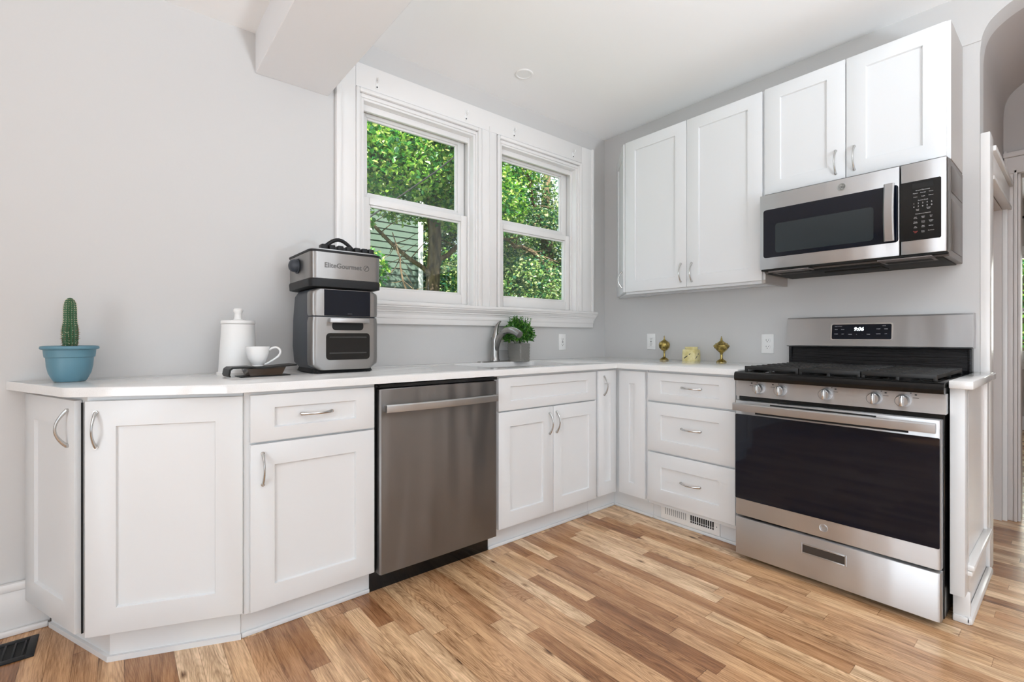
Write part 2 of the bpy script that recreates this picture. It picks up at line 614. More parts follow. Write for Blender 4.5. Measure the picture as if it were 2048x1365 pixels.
def thing(name, label, cat, loc=(0, 0, 0), rz=0.0, group=None):
    o = bpy.data.objects.new(name, None)
    o.empty_display_size = 0.1
    COL.objects.link(o)
    o.location = loc
    o.rotation_euler = (0, 0, rz)
    o['label'] = label
    o['category'] = cat
    if group:
        o['group'] = group
    return o


def tag(o, label, cat, group=None):
    o['label'] = label
    o['category'] = cat
    if group:
        o['group'] = group
    return o


def struct(name, mb, mat, parent=None, label=None, **kw):
    o = mb.build(name, mat, parent, **kw)
    if parent is None:
        o['kind'] = 'structure'
        if label:
            o['label'] = label
    return o


def dup(root, loc, rz=None, label=None, group=None):
    r = root.copy()
    COL.objects.link(r)
    r.location = loc
    if rz is not None:
        r.rotation_euler = (0, 0, rz)
    if label:
        r['label'] = label
    if group:
        r['group'] = group
    for ch in list(root.children):
        c = ch.copy()
        COL.objects.link(c)
        c.parent = r
        for g in list(ch.children):
            d = g.copy()
            COL.objects.link(d)
            d.parent = c
    return r


# ------------------------------------------------------------------ key dimensions
WY = 2.48        # window wall
WX = 3.038       # stove wall
CT = 0.911       # counter top
CB = 0.881

# ------------------------------------------------------------------ room shell
m = MB(); m.box((-2.62, -2.62, -0.06), (8.2, 2.6, 0.0))
struct('floor', m, 'floor', label='oak strip floor')

# window wall with two openings
O1 = (1.006, 1.752)
O2 = (1.952, 2.700)
OZ = (1.262, 2.352)
m = MB()
T = 0.14
m.box((-2.62, WY, 0), (O1[0], WY + T, 2.66))
m.box((O1[1], WY, OZ[0]), (O2[0], WY + T, OZ[1]))
m.box((O2[1], WY, 0), (WX + 0.12, WY + T, 2.66))
m.box((O1[0], WY, 0), (O2[1], WY + T, OZ[0]))
m.box((O1[0], WY, OZ[1]), (O2[1], WY + T, 2.66))
struct('wall_window', m, 'wall', label='grey wall with the two windows')

# stove wall with arched passage
arch = [(0.305, 0.0), (0.305, 2.36), (0.302, 2.40), (0.295, 2.445), (0.277, 2.488), (0.245, 2.522), (0.197, 2.552), (0.13, 2.575), (0.04, 2.588),
        (-0.40, 2.588), (-0.52, 2.575), (-0.6, 2.53), (-0.64, 2.46), (-0.65, 2.36), (-0.65, 0.0)]
arch = [arch[0]] + [(p.x, p.y) for p in smooth_path([(y, z, 0) for y, z in arch[1:-1]], 3)] + [arch[-1]]
poly = [(WY, 0), (WY, 2.66), (-2.62, 2.66), (-2.62, 0)] + arch[::-1]
m = MB(); m.prism(poly, WX, WX + 0.12, 'x')
struct('wall_stove', m, 'wall', label='grey wall behind the range with an arched opening')
# plaster band above the wall cabinets, a few millimetres proud of the wall
m = MB(); m.prism([(1.9, 2.424), (1.9, 2.66), (-0.2, 2.66), (-0.2, 2.588)] + [p for p in arch[::-1] if p[0] > -0.19 and p[1] > 2.43] + [(0.300, 2.424)], WX - 0.008, WX, 'x')
struct('trim_9', m, 'wall', label='plaster band above the wall cabinets')

# west wall (behind the photographer) with a window opening, south wall likewise
m = MB()
m.box((-2.74, -2.62, 0), (-2.62, -2.0, 2.66)); m.box((-2.74, 0.3, 0), (-2.62, WY, 2.66))
m.box((-2.74, -2.0, 0), (-2.62, 0.3, 0.08)); m.box((-2.74, -2.0, 2.10), (-2.62, 0.3, 2.66))
struct('wall_west', m, 'wall')
m = MB()
m.box((-2.74, -2.74, 0), (-0.75, -2.62, 2.66)); m.box((1.85, -2.74, 0), (WX + 0.12, -2.62, 2.66))
m.box((-0.75, -2.74, 0), (1.85, -2.62, 0.45)); m.box((-0.75, -2.74, 2.35), (1.85, -2.62, 2.66))
struct('wall_south', m, 'wall')
for nm, horizontal in (('window_3', False), ('window_4', True)):
    m = MB()
    if horizontal:
        for k in range(4):
            x = -0.75 + 2.6 * k / 3
            m.box((x - 0.05, -2.70, 0.45), (x + 0.05, -2.60, 2.35))
        for z in (0.45, 1.40, 2.35):
            m.box((-0.8, -2.69, z - 0.04), (1.9, -2.61, z + 0.04))
    else:
        for k in range(3):
            y = -2.0 + 2.3 * k / 2
            m.box((-2.70, y - 0.06, 0.08), (-2.60, y + 0.06, 2.10))
        for z in (0.08, 2.10):
            m.box((-2.69, -2.05, z - 0.04), (-2.61, 0.35, z + 0.04))
    struct(nm, m, 'trim')

# ceilings and the boxed beam between them
m = MB(); m.box((0.70, -2.62, 2.66), (WX + 0.12, WY + 0.14, 2.76))
struct('ceiling', m, 'ceiling', label='white kitchen ceiling')
m = MB(); m.box((-2.62, -2.62, 2.49), (0.51, WY + 0.14, 2.76))
struct('ceiling_dining', m, 'ceiling', label='lower white ceiling left of the beam')
m = MB(); m.box((0.502, -2.62, 2.305), (0.838, WY, 2.76), 0.003, 1)
struct('ceiling_beam', m, 'beam', label='white boxed beam')
# roof over the house keeps the sun out of the rooms
m = MB(); m.box((-3.4, -3.4, 2.80), (8.8, 2.95, 2.95))
struct('roof', m, 'roof')

# passage beyond the arch
m = MB()
rings = []
for x in (WX + 0.12, 4.03):
    rings.append([(x, y, z) for y, z in arch[1:-1]])
m.loft(rings, False, False, closed=False)
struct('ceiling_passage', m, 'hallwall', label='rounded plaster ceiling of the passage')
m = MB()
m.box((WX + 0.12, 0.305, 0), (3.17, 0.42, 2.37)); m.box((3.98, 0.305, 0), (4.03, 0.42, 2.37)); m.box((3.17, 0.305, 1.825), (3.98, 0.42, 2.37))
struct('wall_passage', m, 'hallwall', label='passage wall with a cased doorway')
m = MB(); m.box((WX + 0.12, -0.77, 0), (4.03, -0.65, 2.37))
struct('wall_passage_south', m, 'hallwall')
m = MB()
m.box((4.03, 0.245, 0), (4.15, 0.60, 2.7)); m.box((4.03, -1.2, 0), (4.15, -0.60, 2.7)); m.box((4.03, -0.60, 2.02), (4.15, 0.245, 2.7))
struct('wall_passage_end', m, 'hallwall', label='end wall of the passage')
# casings
m = MB()
m.box((3.046, 0.272, 0.0), (3.168, 0.305, 2.005), 0.004)
m.box((3.98, 0.285, 0.0), (4.03, 0.305, 1.825), 0.002)
m.box((3.168, 0.277, 1.825), (4.03, 0.305, 1.945), 0.003)
m.box((3.168, 0.262, 1.945), (4.03, 0.305, 1.972), 0.005)
m.box((3.168, 0.268, 1.812), (4.03, 0.305, 1.832), 0.004)
struct('trim_1', m, 'trim', label='white casing round the passage doorway')
m = MB()
m.box((3.17, 0.306, 0), (3.185, 0.42, 1.825)); m.box((3.965, 0.306, 0), (3.98, 0.42, 1.825)); m.box((3.185, 0.306, 1.81), (3.965, 0.42, 1.825))
m.box((3.945, 0.345, 0), (3.965, 0.36, 1.81))
struct('trim_2', m, 'halltrim', label='door jamb in the passage')
d = MB()
d.box((3.187, 0.375, 0.008), (3.963, 0.412, 1.808), 0.003)
for (z0, z1) in ((0.25, 0.95), (1.08, 1.68)):
    d.frame_rect(3.29, 3.86, z0, z1, 0.02, 0.366, 0.376, 0.003)
door1 = struct('door_1', d, 'doorpaint', label='closed panelled door in the passage')
m = MB()
for (a, b, t) in ((0.30, 0.287, 0.035), (0.287, 0.262, 0.022), (0.262, 0.246, 0.030)):
    m.box((4.03 - t, b, 0), (4.03, a, 2.02 + (0.135 if a > 0.29 else (0.10 if a > 0.27 else 0.02))), 0.004)
m.box((4.0, -0.72, 2.02), (4.03, 0.30, 2.115), 0.003)
m.box((3.988, -0.72, 2.115), (4.03, 0.304, 2.145), 0.005)
m.box((4.0, -0.72, 0), (4.03, -0.60, 2.02), 0.003)
m.box((4.03, 0.235, 0), (4.15, 0.246, 2.02))
struct('trim_3', m, 'halltrim', label='moulded casing of the opening into the far room')

# far room
m = MB()
wy0, wy1, wz0, wz1 = -0.62, 0.56, 0.83, 2.03
m.box((8.05, -2.2, 0), (8.17, wy0, 2.7)); m.box((8.05, wy1, 0), (8.17, 2.6, 2.7))
m.box((8.05, wy0, 0), (8.17, wy1, wz0)); m.box((8.05, wy0, wz1), (8.17, wy1, 2.7))
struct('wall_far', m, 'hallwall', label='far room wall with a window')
m = MB(); m.box((4.15, 2.48, 0), (8.17, 2.6, 2.7))
struct('wall_far_north', m, 'wall')
m = MB(); m.box((4.15, -2.32, 0), (8.17, -2.2, 2.7))
struct('wall_far_south', m, 'wall')
m = MB(); m.box((4.15, -2.2, 2.66), (8.17, 2.6, 2.76))
struct('ceiling_far', m, 'ceiling')
w5 = MB()
w5.frame_rect(0, wy1 - wy0, wz0, wz1, 0.05, 0, 0.07, 0.004)
w5.box((0.05, 0.0, 1.36), (wy1 - wy0 - 0.05, 0.06, 1.405), 0.003)
w5.frame_rect(-0.1, wy1 - wy0 + 0.1, wz0 - 0.02, wz1 + 0.09, 0.1, -0.02, 0.0, 0.003)
w5.box((-0.13, -0.06, wz0 - 0.05), (wy1 - wy0 + 0.13, 0.0, wz0 - 0.015), 0.006)
w5.box((-0.1, -0.02, wz0 - 0.13), (wy1 - wy0 + 0.1, 0.0, wz0 - 0.05), 0.003)
o = struct('window_5', w5, 'trim', label='far room window seen through the passage')
o.location = (8.05, wy1, 0); o.rotation_euler = (0, 0, R(-90))
g = MB(); g.box((0.05, 0.03, wz0 + 0.05), (wy1 - wy0 - 0.05, 0.034, wz1 - 0.05))
g.build('pane', 'glass', o)
m = MB(); m.box((8.02, -2.2, 0), (8.05, 2.48, 0.16), 0.004)
struct('baseboard_far', m, 'trim')
rod = MB(); rod.cyl((7.96, -1.0, 2.44), (7.96, 0.80, 2.44), 0.014, seg=12)
rod.lathe([(0, -0.02), (0.02, -0.01), (0.024, 0.005), (0.015, 0.02), (0, 0.025)], 12, (7.96, 0.80, 2.44))
for y in (-0.8, 0.7):
    rod.cyl((7.96, y, 2.44), (8.05, y, 2.44), 0.008, seg=8)
tag(rod.build('curtain_rod', 'blackmatte'), 'black curtain rod above the far room window', 'curtain rod')

# baseboards
m = MB()
m.box((-2.62, WY - 0.016, 0), (-0.186, WY, 0.155), 0.003)
m.box((-2.62, WY - 0.024, 0.155), (-0.19, WY, 0.186), 0.008)
m.box((-2.62, WY - 0.032, 0), (-0.19, WY - 0.016, 0.022), 0.006)
struct('baseboard_left', m, 'trim', label='tall white baseboard left of the cabinets')

# ------------------------------------------------------------------ the double window in the kitchen
CF = 2.455   # casing face
# casing (one joined surround)
m = MB()
X0, X1, ZT = 0.874, 2.866, 2.527
m.box((X0, CF, 1.262), (0.974, WY, ZT), 0.004)
m.box((2.740, CF, 1.262), (X1, WY, ZT), 0.004)
m.box((0.974, CF, 2.40), (2.740, WY, ZT), 0.003)
m.box((1.795, CF, 1.262), (1.915, WY, 2.40), 0.002)
m.box((1.853, CF - 0.004, 1.262), (1.859, CF + 0.002, 2.43), 0.001)
# backband and inner beads
m.box((X0 - 0.006, CF - 0.012, 1.262), (X0 + 0.022, WY, ZT + 0.004), 0.005)
m.box((X1 - 0.018, CF - 0.010, 1.262), (X1 + 0.006, WY, ZT + 0.004), 0.005)
for (a, b) in (O1, O2):
    m.box((a - 0.032, CF - 0.010, 1.262), (a - 0.012, WY, OZ[1] + 0.044), 0.006)
    m.box((a - 0.013, CF + 0.004, 1.262), (a, WY + 0.02, OZ[1] + 0.02), 0.005)
    m.box((b + 0.012, CF - 0.010, 1.262), (b + 0.038, WY, OZ[1] + 0.044), 0.006)
    m.box((b, CF + 0.004, 1.262), (b + 0.013, WY + 0.02, OZ[1] + 0.02), 0.005)
    m.box((a - 0.014, CF - 0.010, OZ[1] + 0.022), (b + 0.014, WY, OZ[1] + 0.044), 0.006)
    m.box((a - 0.002, CF + 0.004, OZ[1]), (b + 0.002, WY + 0.02, OZ[1] + 0.021), 0.005)
struct('trim_4', m, 'trim', label='wide white casing round both kitchen windows')
# stool and apron
m = MB()
m.box((X0 - 0.02, 2.418, 1.245), (X1 + 0.022, 2.60, 1.265), 0.006)
prof = [(2.420, 1.245), (2.420, 1.238), (2.428, 1.237), (2.432, 1.226), (2.441, 1.219), (2.441, 1.213), (2.449, 1.212), (2.452, 1.196), (WY, 1.196), (WY, 1.245)]
m.prism(prof, X0 - 0.014, X1 + 0.014, 'x')
m.box((X0, CF, 1.143), (X1 + 0.004, WY, 1.197), 0.003)
m.box((X0, CF - 0.004, 1.176), (X1 + 0.004, WY, 1.197), 0.002)
struct('trim_5', m, 'trim', label='window stool and apron')


def hung_window(name, a, b, label):
    w = b - a
    m = MB()
    # jamb liner and head filler
    for (x0, x1) in ((a, a + 0.016), (b - 0.016, b)):
        m.box((x0, CF + 0.012, 1.262), (x1, WY + 0.14, OZ[1]), 0.0015)
    m.box((a + 0.016, CF + 0.012, OZ[1] - 0.012), (b - 0.016, WY + 0.14, OZ[1]), 0.0015)
    m.box((a + 0.016, WY + 0.03, OZ[1] - 0.045), (b - 0.016, WY + 0.05, OZ[1] - 0.012), 0.002)
    m.box((b - 0.028, WY + 0.028, 1.262), (b - 0.016, WY + 0.040, OZ[1] - 0.012), 0.002)
    m.box((a + 0.016, WY + 0.028, 1.262), (a + 0.028, WY + 0.040, OZ[1] - 0.012), 0.002)
    m.box((a + 0.016, WY + 0.02, 1.262), (b - 0.016, WY + 0.14, 1.276), 0.001)
    root = struct(name, m, 'trim', label=label)
    xa, xb = a + 0.022, b - 0.022

    def sash(y0, y1, z0, z1, st, bot, top, nm):
        s = MB()
        s.box((xa, y0, z0), (xa + st, y1, z1), 0.003)
        s.box((xb - st, y0, z0), (xb, y1, z1), 0.003)
        s.box((xa + st, y0, z0), (xb - st, y1, z0 + bot), 0.003)
        s.box((xa + st, y0, z1 - top), (xb - st, y1, z1), 0.003)
        # inner glazing bead
        s.frame_rect(xa + st, xb - st, z0 + bot, z1 - top, 0.012, y0 + 0.012, y1 - 0.004, 0.003)
        so = s.build(nm, 'trim', root)
        p = MB(); p.box((xa + st + 0.01, (y0 + y1) / 2, z0 + bot + 0.01), (xb - st - 0.01, (y0 + y1) / 2 + 0.004, z1 - top - 0.01))
        p.build('pane', 'glass', so)
        return so
    lo = sash(WY + 0.042, WY + 0.076, 1.278, 1.842, 0.048, 0.062, 0.038, 'sash')
    up = sash(WY + 0.082, WY + 0.116, 1.81, 2.338, 0.046, 0.060, 0.036, 'sash')
    up['label'] = 'upper sash'
    lo['label'] = 'lower sash'
    return root


hung_window('window_1', O1[0], O1[1], 'double hung kitchen window beside the beam')
hung_window('window_2', O2[0], O2[1], 'double hung kitchen window near the corner')

# small curtain rod brackets on the head casing
def bracket():
    t = thing('curtain_bracket', '', 'curtain bracket')
    m = MB()
    m.box((-0.008, -0.003, -0.022), (0.008, 0.0, 0.022), 0.001)
    m.build('back_plate', 'white_plastic', t)
    m = MB()
    m.tube([(0, 0, 0.012), (0.0, -0.018, 0.014), (0.0, -0.024, 0.02), (0.0, -0.024, 0.032)], 0.0035, 8)
    m.build('hook', 'white_plastic', t)
    m = MB(); m.cyl((0, -0.003, -0.012), (0, -0.006, -0.012), 0.0042, seg=10)
    m.build('screw', 'inkgrey', t)
    return t
b0 = bracket()
labs = ['white curtain bracket nearest the beam on the head casing', 'white curtain bracket above the right end of the window by the beam',
        'white curtain bracket above the left end of the corner window', 'white curtain bracket nearest the room corner on the head casing']
for i, (x, lb) in enumerate(zip((1.090, 1.672, 2.060, 2.640), labs)):
    if i == 0:
        b0.location = (x, CF, 2.437); b0['label'] = lb; b0['group'] = 'curtain brackets on the window casing'
    else:
        dup(b0, (x, CF, 2.437), 0, lb, 'curtain brackets on the window casing')

# recessed ceiling lights (the one in view is switched off)
def can_light(loc, lit, label):
    t = thing('recessed_light', label, 'ceiling light', loc)
    m = MB(); m.lathe([(0.052, 0.0), (0.056, -0.003), (0.052, -0.007), (0.044, -0.008), (0.040, -0.004), (0.040, 0.0)], 32, cap0=False, cap1=False)
    m.build('trim_ring', 'white_plastic', t)
    m = MB(); m.lathe([(0.041, -0.001), (0.041, -0.005), (0.001, -0.0055)], 32)
    m.build('lens', 'lamp' if lit else 'white_plastic', t)
    return t
can_light((1.893, 2.160, 2.66), False, 'round white recessed light in the ceiling in front of the windows')
can_light((1.55, -0.55, 2.66), True, 'lit round recessed light in the ceiling opposite the range')

# ------------------------------------------------------------------ cabinet parts
def shaker(m, x0, x1, z0, z1, st=0.072, rail=None, y0=-0.020, dep=0.009, mid=None):
    """shaker front in the local x-z plane; front face at y0, back at -0.001"""
    rail = rail or st
    yb = -0.001
    X = (x0, x0 + st, x1 - st, x1)
    Z = (z0, z0 + rail, z1 - rail, z1)
    bm = m.bm
    def V(x, y, z):
        return bm.verts.new((x, y, z))
    of = [V(X[0], y0, Z[0]), V(X[3], y0, Z[0]), V(X[3], y0, Z[3]), V(X[0], y0, Z[3])]
    inn = [V(X[1], y0, Z[1]), V(X[2], y0, Z[1]), V(X[2], y0, Z[2]), V(X[1], y0, Z[2])]
    s = 0.003
    rec = [V(X[1] + s, y0 + dep, Z[1] + s), V(X[2] - s, y0 + dep, Z[1] + s), V(X[2] - s, y0 + dep, Z[2] - s), V(X[1] + s, y0 + dep, Z[2] - s)]
    ob = [V(X[0], yb, Z[0]), V(X[3], yb, Z[0]), V(X[3], yb, Z[3]), V(X[0], yb, Z[3])]
    fs = []
    for i in range(4):
        j = (i + 1) % 4
        fs.append(bm.faces.new((of[i], of[j], inn[j], inn[i])))
        fs.append(bm.faces.new((inn[i], inn[j], rec[j], rec[i])))
        fs.append(bm.faces.new((of[j], of[i], ob[i], ob[j])))
    fs.append(bm.faces.new(rec))
    fs.append(bm.faces.new(ob[::-1]))
    es = [bm.edges.get((of[i], of[(i + 1) % 4])) for i in range(4)] + [bm.edges.get((of[i], ob[i])) for i in range(4)]
    bmesh.ops.bevel(bm, geom=es, offset=0.0018, segments=2, profile=0.5, affect='EDGES')
    return m


def bow_pull(c, length=0.11, vertical=True, out=0.026, y0=-0.020):
    """arched nickel pull standing off the front (local -y)"""
    m = MB()
    N = 14
    pts, rad = [], []
    for i in range(N + 1):
        t = i / N
        s = (t - 0.5) * length
        yo = y0 - 0.003 - out * math.sin(PI * t) ** 0.85
        pts.append((c[0], yo, c[1] + s) if vertical else (c[0] + s, yo, c[1]))
        rad.append(0.0042 + 0.0026 * abs(2 * t - 1) ** 2)
    m.tube(pts, rad, 10, 0.75)
    for s in (-0.5, 0.5):
        p = (c[0], y0 + 0.002, c[1] + s * length) if vertical else (c[0] + s * length, y0 + 0.002, c[1])
        q = (p[0], y0 - 0.006, p[2])
        m.cyl(p, q, 0.0062, seg=10)
    return m


def front(kind, root, x0, x1, z0, z1, st=0.076, rail=None, pull=None, vertical=True, length=0.11, label=None, out=0.026):
    m = MB(); shaker(m, x0, x1, z0, z1, st, rail)
    o = m.build(kind, 'cab', root, label=label)
    if pull:
        bow_pull(pull, length, vertical, out).build('handle', 'nickel', o)
    return o


def base_box(root, w, depth, toe=0.055, extra=None, z1=CB - 0.001, x0=0.0):
    m = MB()
    m.box((x0, 0, 0.105), (w, depth, z1), 0.001, 1)
    m.build('carcass', 'cab', root)
    m = MB()
    m.box((x0, toe, 0.0), (w, toe + 0.014, 0.105))
    m.box((x0, toe - 0.011, 0.0), (w, toe, 0.018), 0.005)
    m.build('toe_kick', 'cab', root)


FY = 1.865
DEP = WY - FY - 0.004
# 18 inch drawer base
c = thing('base_cabinet', 'white base cabinet with one drawer over one door, left of the dishwasher', 'cabinet', (0.342, FY, 0))
base_box(c, 0.475, DEP)
front('drawer', c, 0.017, 0.467, 0.702, 0.867, 0.077, 0.047, (0.240, 0.788), False)
front('door', c, 0.017, 0.467, 0.113, 0.694, 0.077, 0.078, (0.055, 0.607))
# 30 inch sink base
c = thing('sink_cabinet', 'white sink base cabinet with a false front over two doors, right of the dishwasher', 'cabinet', (1.437, FY, 0))
base_box(c, 0.757, DEP, z1=0.66)
m = MB(); m.box((0, 0, 0.66), (0.757, 0.02, CB - 0.001)); m.box((0, 0.02, 0.66), (0.018, DEP, CB - 0.001)); m.box((0.739, 0.02, 0.66), (0.757, DEP, CB - 0.001))
m.build('upper_rail', 'cab', c)
front('false_front', c, 0.014, 0.747, 0.702, 0.867, 0.076, 0.046)
front('door', c, 0.014, 0.3905, 0.117, 0.695, 0.074, 0.075, (0.362, 0.605))
front('door', c, 0.3935, 0.747, 0.117, 0.695, 0.064, 0.075, (0.414, 0.607))
# corner cabinet
c = thing('corner_cabinet', 'white corner base cabinet with two narrow panels meeting in the inside corner', 'cabinet', (0, 0, 0))
m = MB()
m.prism([(2.195, FY), (2.396, FY), (2.396, 1.632), (WX - 0.004, 1.632), (WX - 0.004, WY - 0.004), (2.195, WY - 0.004)], 0.105, CB - 0.001)
m.build('carcass', 'cab', c)
m = MB()
m.box((2.195, FY + 0.055, 0), (2.451, FY + 0.069, 0.105)); m.box((2.451, 1.632, 0), (2.465, FY + 0.069, 0.105))
m.box((2.195, FY + 0.044, 0), (2.451, FY + 0.055, 0.018), 0.005); m.box((2.440, 1.632, 0), (2.451, FY + 0.05, 0.018), 0.005)
m.build('toe_kick', 'cab', c)
m = MB(); shaker(m, 0.012, 0.178, 0.121, 0.867, 0.054, 0.076)
for v in m.bm.verts:
    v.co += Vector((2.195, FY, 0))
do = m.build('door', 'cab', c)
m = bow_pull((2.255, 0.778), 0.11, True)
for v in m.bm.verts:
    v.co.y += FY
m.build('handle', 'nickel', do)
m = MB(); shaker(m, 0.0, 0.184, 0.121, 0.867, 0.072, 0.075)
RM = Matrix.Translation((2.396, 1.826, 0)) @ Matrix.Rotation(R(-90), 4, 'Z')
m.bm.transform(RM)
m.build('door', 'cab', c)
# drawer base beside the range
c = thing('drawer_cabinet', 'white three drawer base cabinet between the corner and the range', 'cabinet', (2.395, 1.630, 0), R(-90))
base_box(c, 0.535, WX - 2.395 - 0.004)
front('drawer', c, 0.009, 0.517, 0.706, 0.867, 0.084, 0.044, (0.281, 0.793), False)
front('drawer', c, 0.009, 0.517, 0.418, 0.696, 0.084, 0.068, (0.279, 0.568), False)
front('drawer', c, 0.009, 0.517, 0.128, 0.408, 0.084, 0.076, (0.276, 0.272), False)

# angled end cabinet
P0 = Vector((-0.256, 2.466)); P1 = Vector((-0.100, 2.063)); P2 = Vector((-0.077, 2.023)); P3 = Vector((0.340, 1.853))
c = thing('angled_end_cabinet', 'white angled cabinet with two doors closing the left end of the counter', 'cabinet', (0, 0, 0))
nb = Vector((0.377, 0.926)) * 0.022
nl = Vector((0.939, 0.344)) * 0.022
body = [P0 + nl, (P1 + nl), (P2 + nb), Vector((0.3405, P3.y + nb.y)), Vector((0.3405, WY - 0.004)), Vector((-0.23, WY - 0.004))]
m = MB(); m.prism([tuple(p) for p in body], 0.105, CB - 0.001)
m.build('carcass', 'cab', c)
m = MB()
toe = [(-0.182, WY - 0.035), (-0.014, 2.062), (0.341, 1.917), (0.341, 2.0), (0.05, 2.12), (-0.10, WY - 0.035)]
m.prism(toe, 0.0, 0.105)
toe2 = [(-0.190, WY - 0.036), (-0.022, 2.054), (0.341, 1.906), (0.341, 2.0), (0.05, 2.12), (-0.10, WY - 0.036)]
m.prism(toe2, 0.0, 0.018)
m.build('toe_kick', 'cab', c)
m = MB(); m.box((P1.x + 0.015, P1.y - 0.010, 0.12), (P1.x + 0.021, P1.y - 0.004, 0.86)); m.build('door_gap_shade', 'gap', c)  # thin black strip put in for the shade between the two doors
# right hand door
L = (P3 - P2).length
ang = math.atan2((P3 - P2).y, (P3 - P2).x)
RM = Matrix.Translation((P2.x + nb.x * .9, P2.y + nb.y * .9, 0)) @ Matrix.Rotation(ang, 4, 'Z')
m = MB(); shaker(m, 0.002, L - 0.004, 0.117, 0.866, 0.082, 0.082); m.bm.transform(RM)
do = m.build('door', 'cab', c)
m = bow_pull((0.032, 0.775), 0.11, True); m.bm.transform(RM); m.build('handle', 'nickel', do)
# left hand door
L = (P1 - P0).length
ang = math.atan2((P1 - P0).y, (P1 - P0).x)
RM = Matrix.Translation((P0.x + nl.x * .9, P0.y + nl.y * .9, 0)) @ Matrix.Rotation(ang, 4, 'Z')
m = MB(); shaker(m, 0.012, L - 0.004, 0.117, 0.866, 0.085, 0.085); m.bm.transform(RM)
do = m.build('door', 'cab', c)
m = bow_pull((L - 0.050, 0.775), 0.115, True, 0.030); m.bm.transform(RM); m.build('handle', 'nickel', do)

# ------------------------------------------------------------------ countertop with sink cut-out
def round_corner(a, b, c_, r, n=5):
    a, b, c_ = Vector(a), Vector(b), Vector(c_)
    p, q = b + (a - b).normalized() * r, b + (c_ - b).normalized() * r
    return [tuple(p.lerp(b, t).lerp(b.lerp(q, t), t)) for t in [i / n for i in range(n + 1)]]
A = (-0.302, WY - 0.001); B = (-0.122, 2.040); C_ = (0.310, 1.824)
out = [A] + round_corner(A, B, C_, 0.022) + round_corner(B, C_, (1.5, 1.824), 0.03, 3) + [(2.354, 1.824), (2.354, 1.0905), (WX - 0.0005, 1.0905), (WX - 0.0005, WY - 0.001)]
hole = rrect(0.64, 0.40, 0.03, 4, 1.83, 2.165)
m = MB(); m.fill([out, hole], CB, CT)
es = [e for e in m.bm.edges if all(v.co.z > CT - 1e-4 for v in e.verts) and len(e.link_faces) == 2 and e.calc_face_angle(0) > 0.9]
bmesh.ops.bevel(m.bm, geom=es, offset=0.003, segments=2, profile=0.5, affect='EDGES')
tag(m.build('countertop', 'quartz'), 'long white quartz countertop running under the windows and round the corner to the range', 'countertop')
# short piece right of the range
m = MB(); m.box((2.352, 0.252, CB), (WX - 0.001, 0.3185, CT), 0.004)
tag(m.build('countertop', 'quartz'), 'short strip of white quartz capping the half wall right of the range', 'countertop')

# sink
s = thing('sink', 'stainless undermount sink below the faucet', 'sink', (1.83, 2.165, CB - 0.0005))
m = MB()
ro = rrect(0.69, 0.45, 0.04, 5); ri = rrect(0.65, 0.41, 0.035, 5); rb = rrect(0.61, 0.37, 0.06, 5)
m.loft([[(x, y, 0) for x, y in ro], [(x, y, 0) for x, y in ri], [(x, y, -0.17) for x, y in rb], [(x * 0.2, y * 0.2, -0.18) for x, y in rb]], False, True)
m.build('basin', 'steel', s)
m = MB(); m.lathe([(0.045, -0.178), (0.045, -0.174), (0.030, -0.173), (0.028, -0.177), (0.001, -0.177)], 24)
m.build('drain', 'nickel', s)

# half wall and filler right of the range
m = MB()
m.box((2.452, 0.285, 0.0), (WX, 0.3185, CB - 0.001))
m.box((2.44, 0.270, 0.0), (2.452, 0.3185, 0.118), 0.002)
m.box((2.452, 0.277, 0.10), (2.475, 0.286, 0.86), 0.002); m.box((2.96, 0.274, 0.22), (WX + 0.006, 0.286, CB - 0.002), 0.002)
m.box((2.43, 0.268, 0.0), (2.442, 0.3185, 0.026), 0.005)
m.box((2.44, 0.258, 0.198), (2.99, 0.286, 0.222), 0.006); m.box((2.44, 0.264, 0.180), (2.99, 0.286, 0.198), 0.004)
m.box((2.43, 0.262, 0.0), (WX + 0.01, 0.285, 0.030), 0.009)
struct('wall_half', m, 'trim', label='white panelled half wall at the right of the range')
m = MB(); m.box((2.376, 0.277, 0.119), (2.452, 0.3185, CB - 0.001), 0.0015)
tag(m.build('filler_panel', 'cab'), 'narrow white upright filler panel between the range and the passage', 'panel')

# ------------------------------------------------------------------ wall cabinets
UX = 2.733
UD = WX - UX - 0.003
c = thing('wall_cabinet', 'tall white double door wall cabinet left of the microwave', 'cabinet', (UX, 2.040, 0), R(-90))
m = MB(); m.box((0, 0, 1.385), (0.924, UD, 2.418), 0.001, 1)
m.box((0, 0.0, 1.366), (0.9055, 0.018, 1.3845)); m.box((0, UD - 0.06, 1.376), (0.9055, UD, 1.3845))
m.build('carcass', 'cab', c)
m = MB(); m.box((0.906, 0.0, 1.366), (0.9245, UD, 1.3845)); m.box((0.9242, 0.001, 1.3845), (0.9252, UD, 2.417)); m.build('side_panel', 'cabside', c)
front('door', c, 0.008, 0.4655, 1.381, 2.413, 0.077, 0.071, (0.430, 1.472), True, 0.112)
front('door', c, 0.4685, 0.914, 1.381, 2.413, 0.077, 0.071, (0.503, 1.468), True, 0.112)
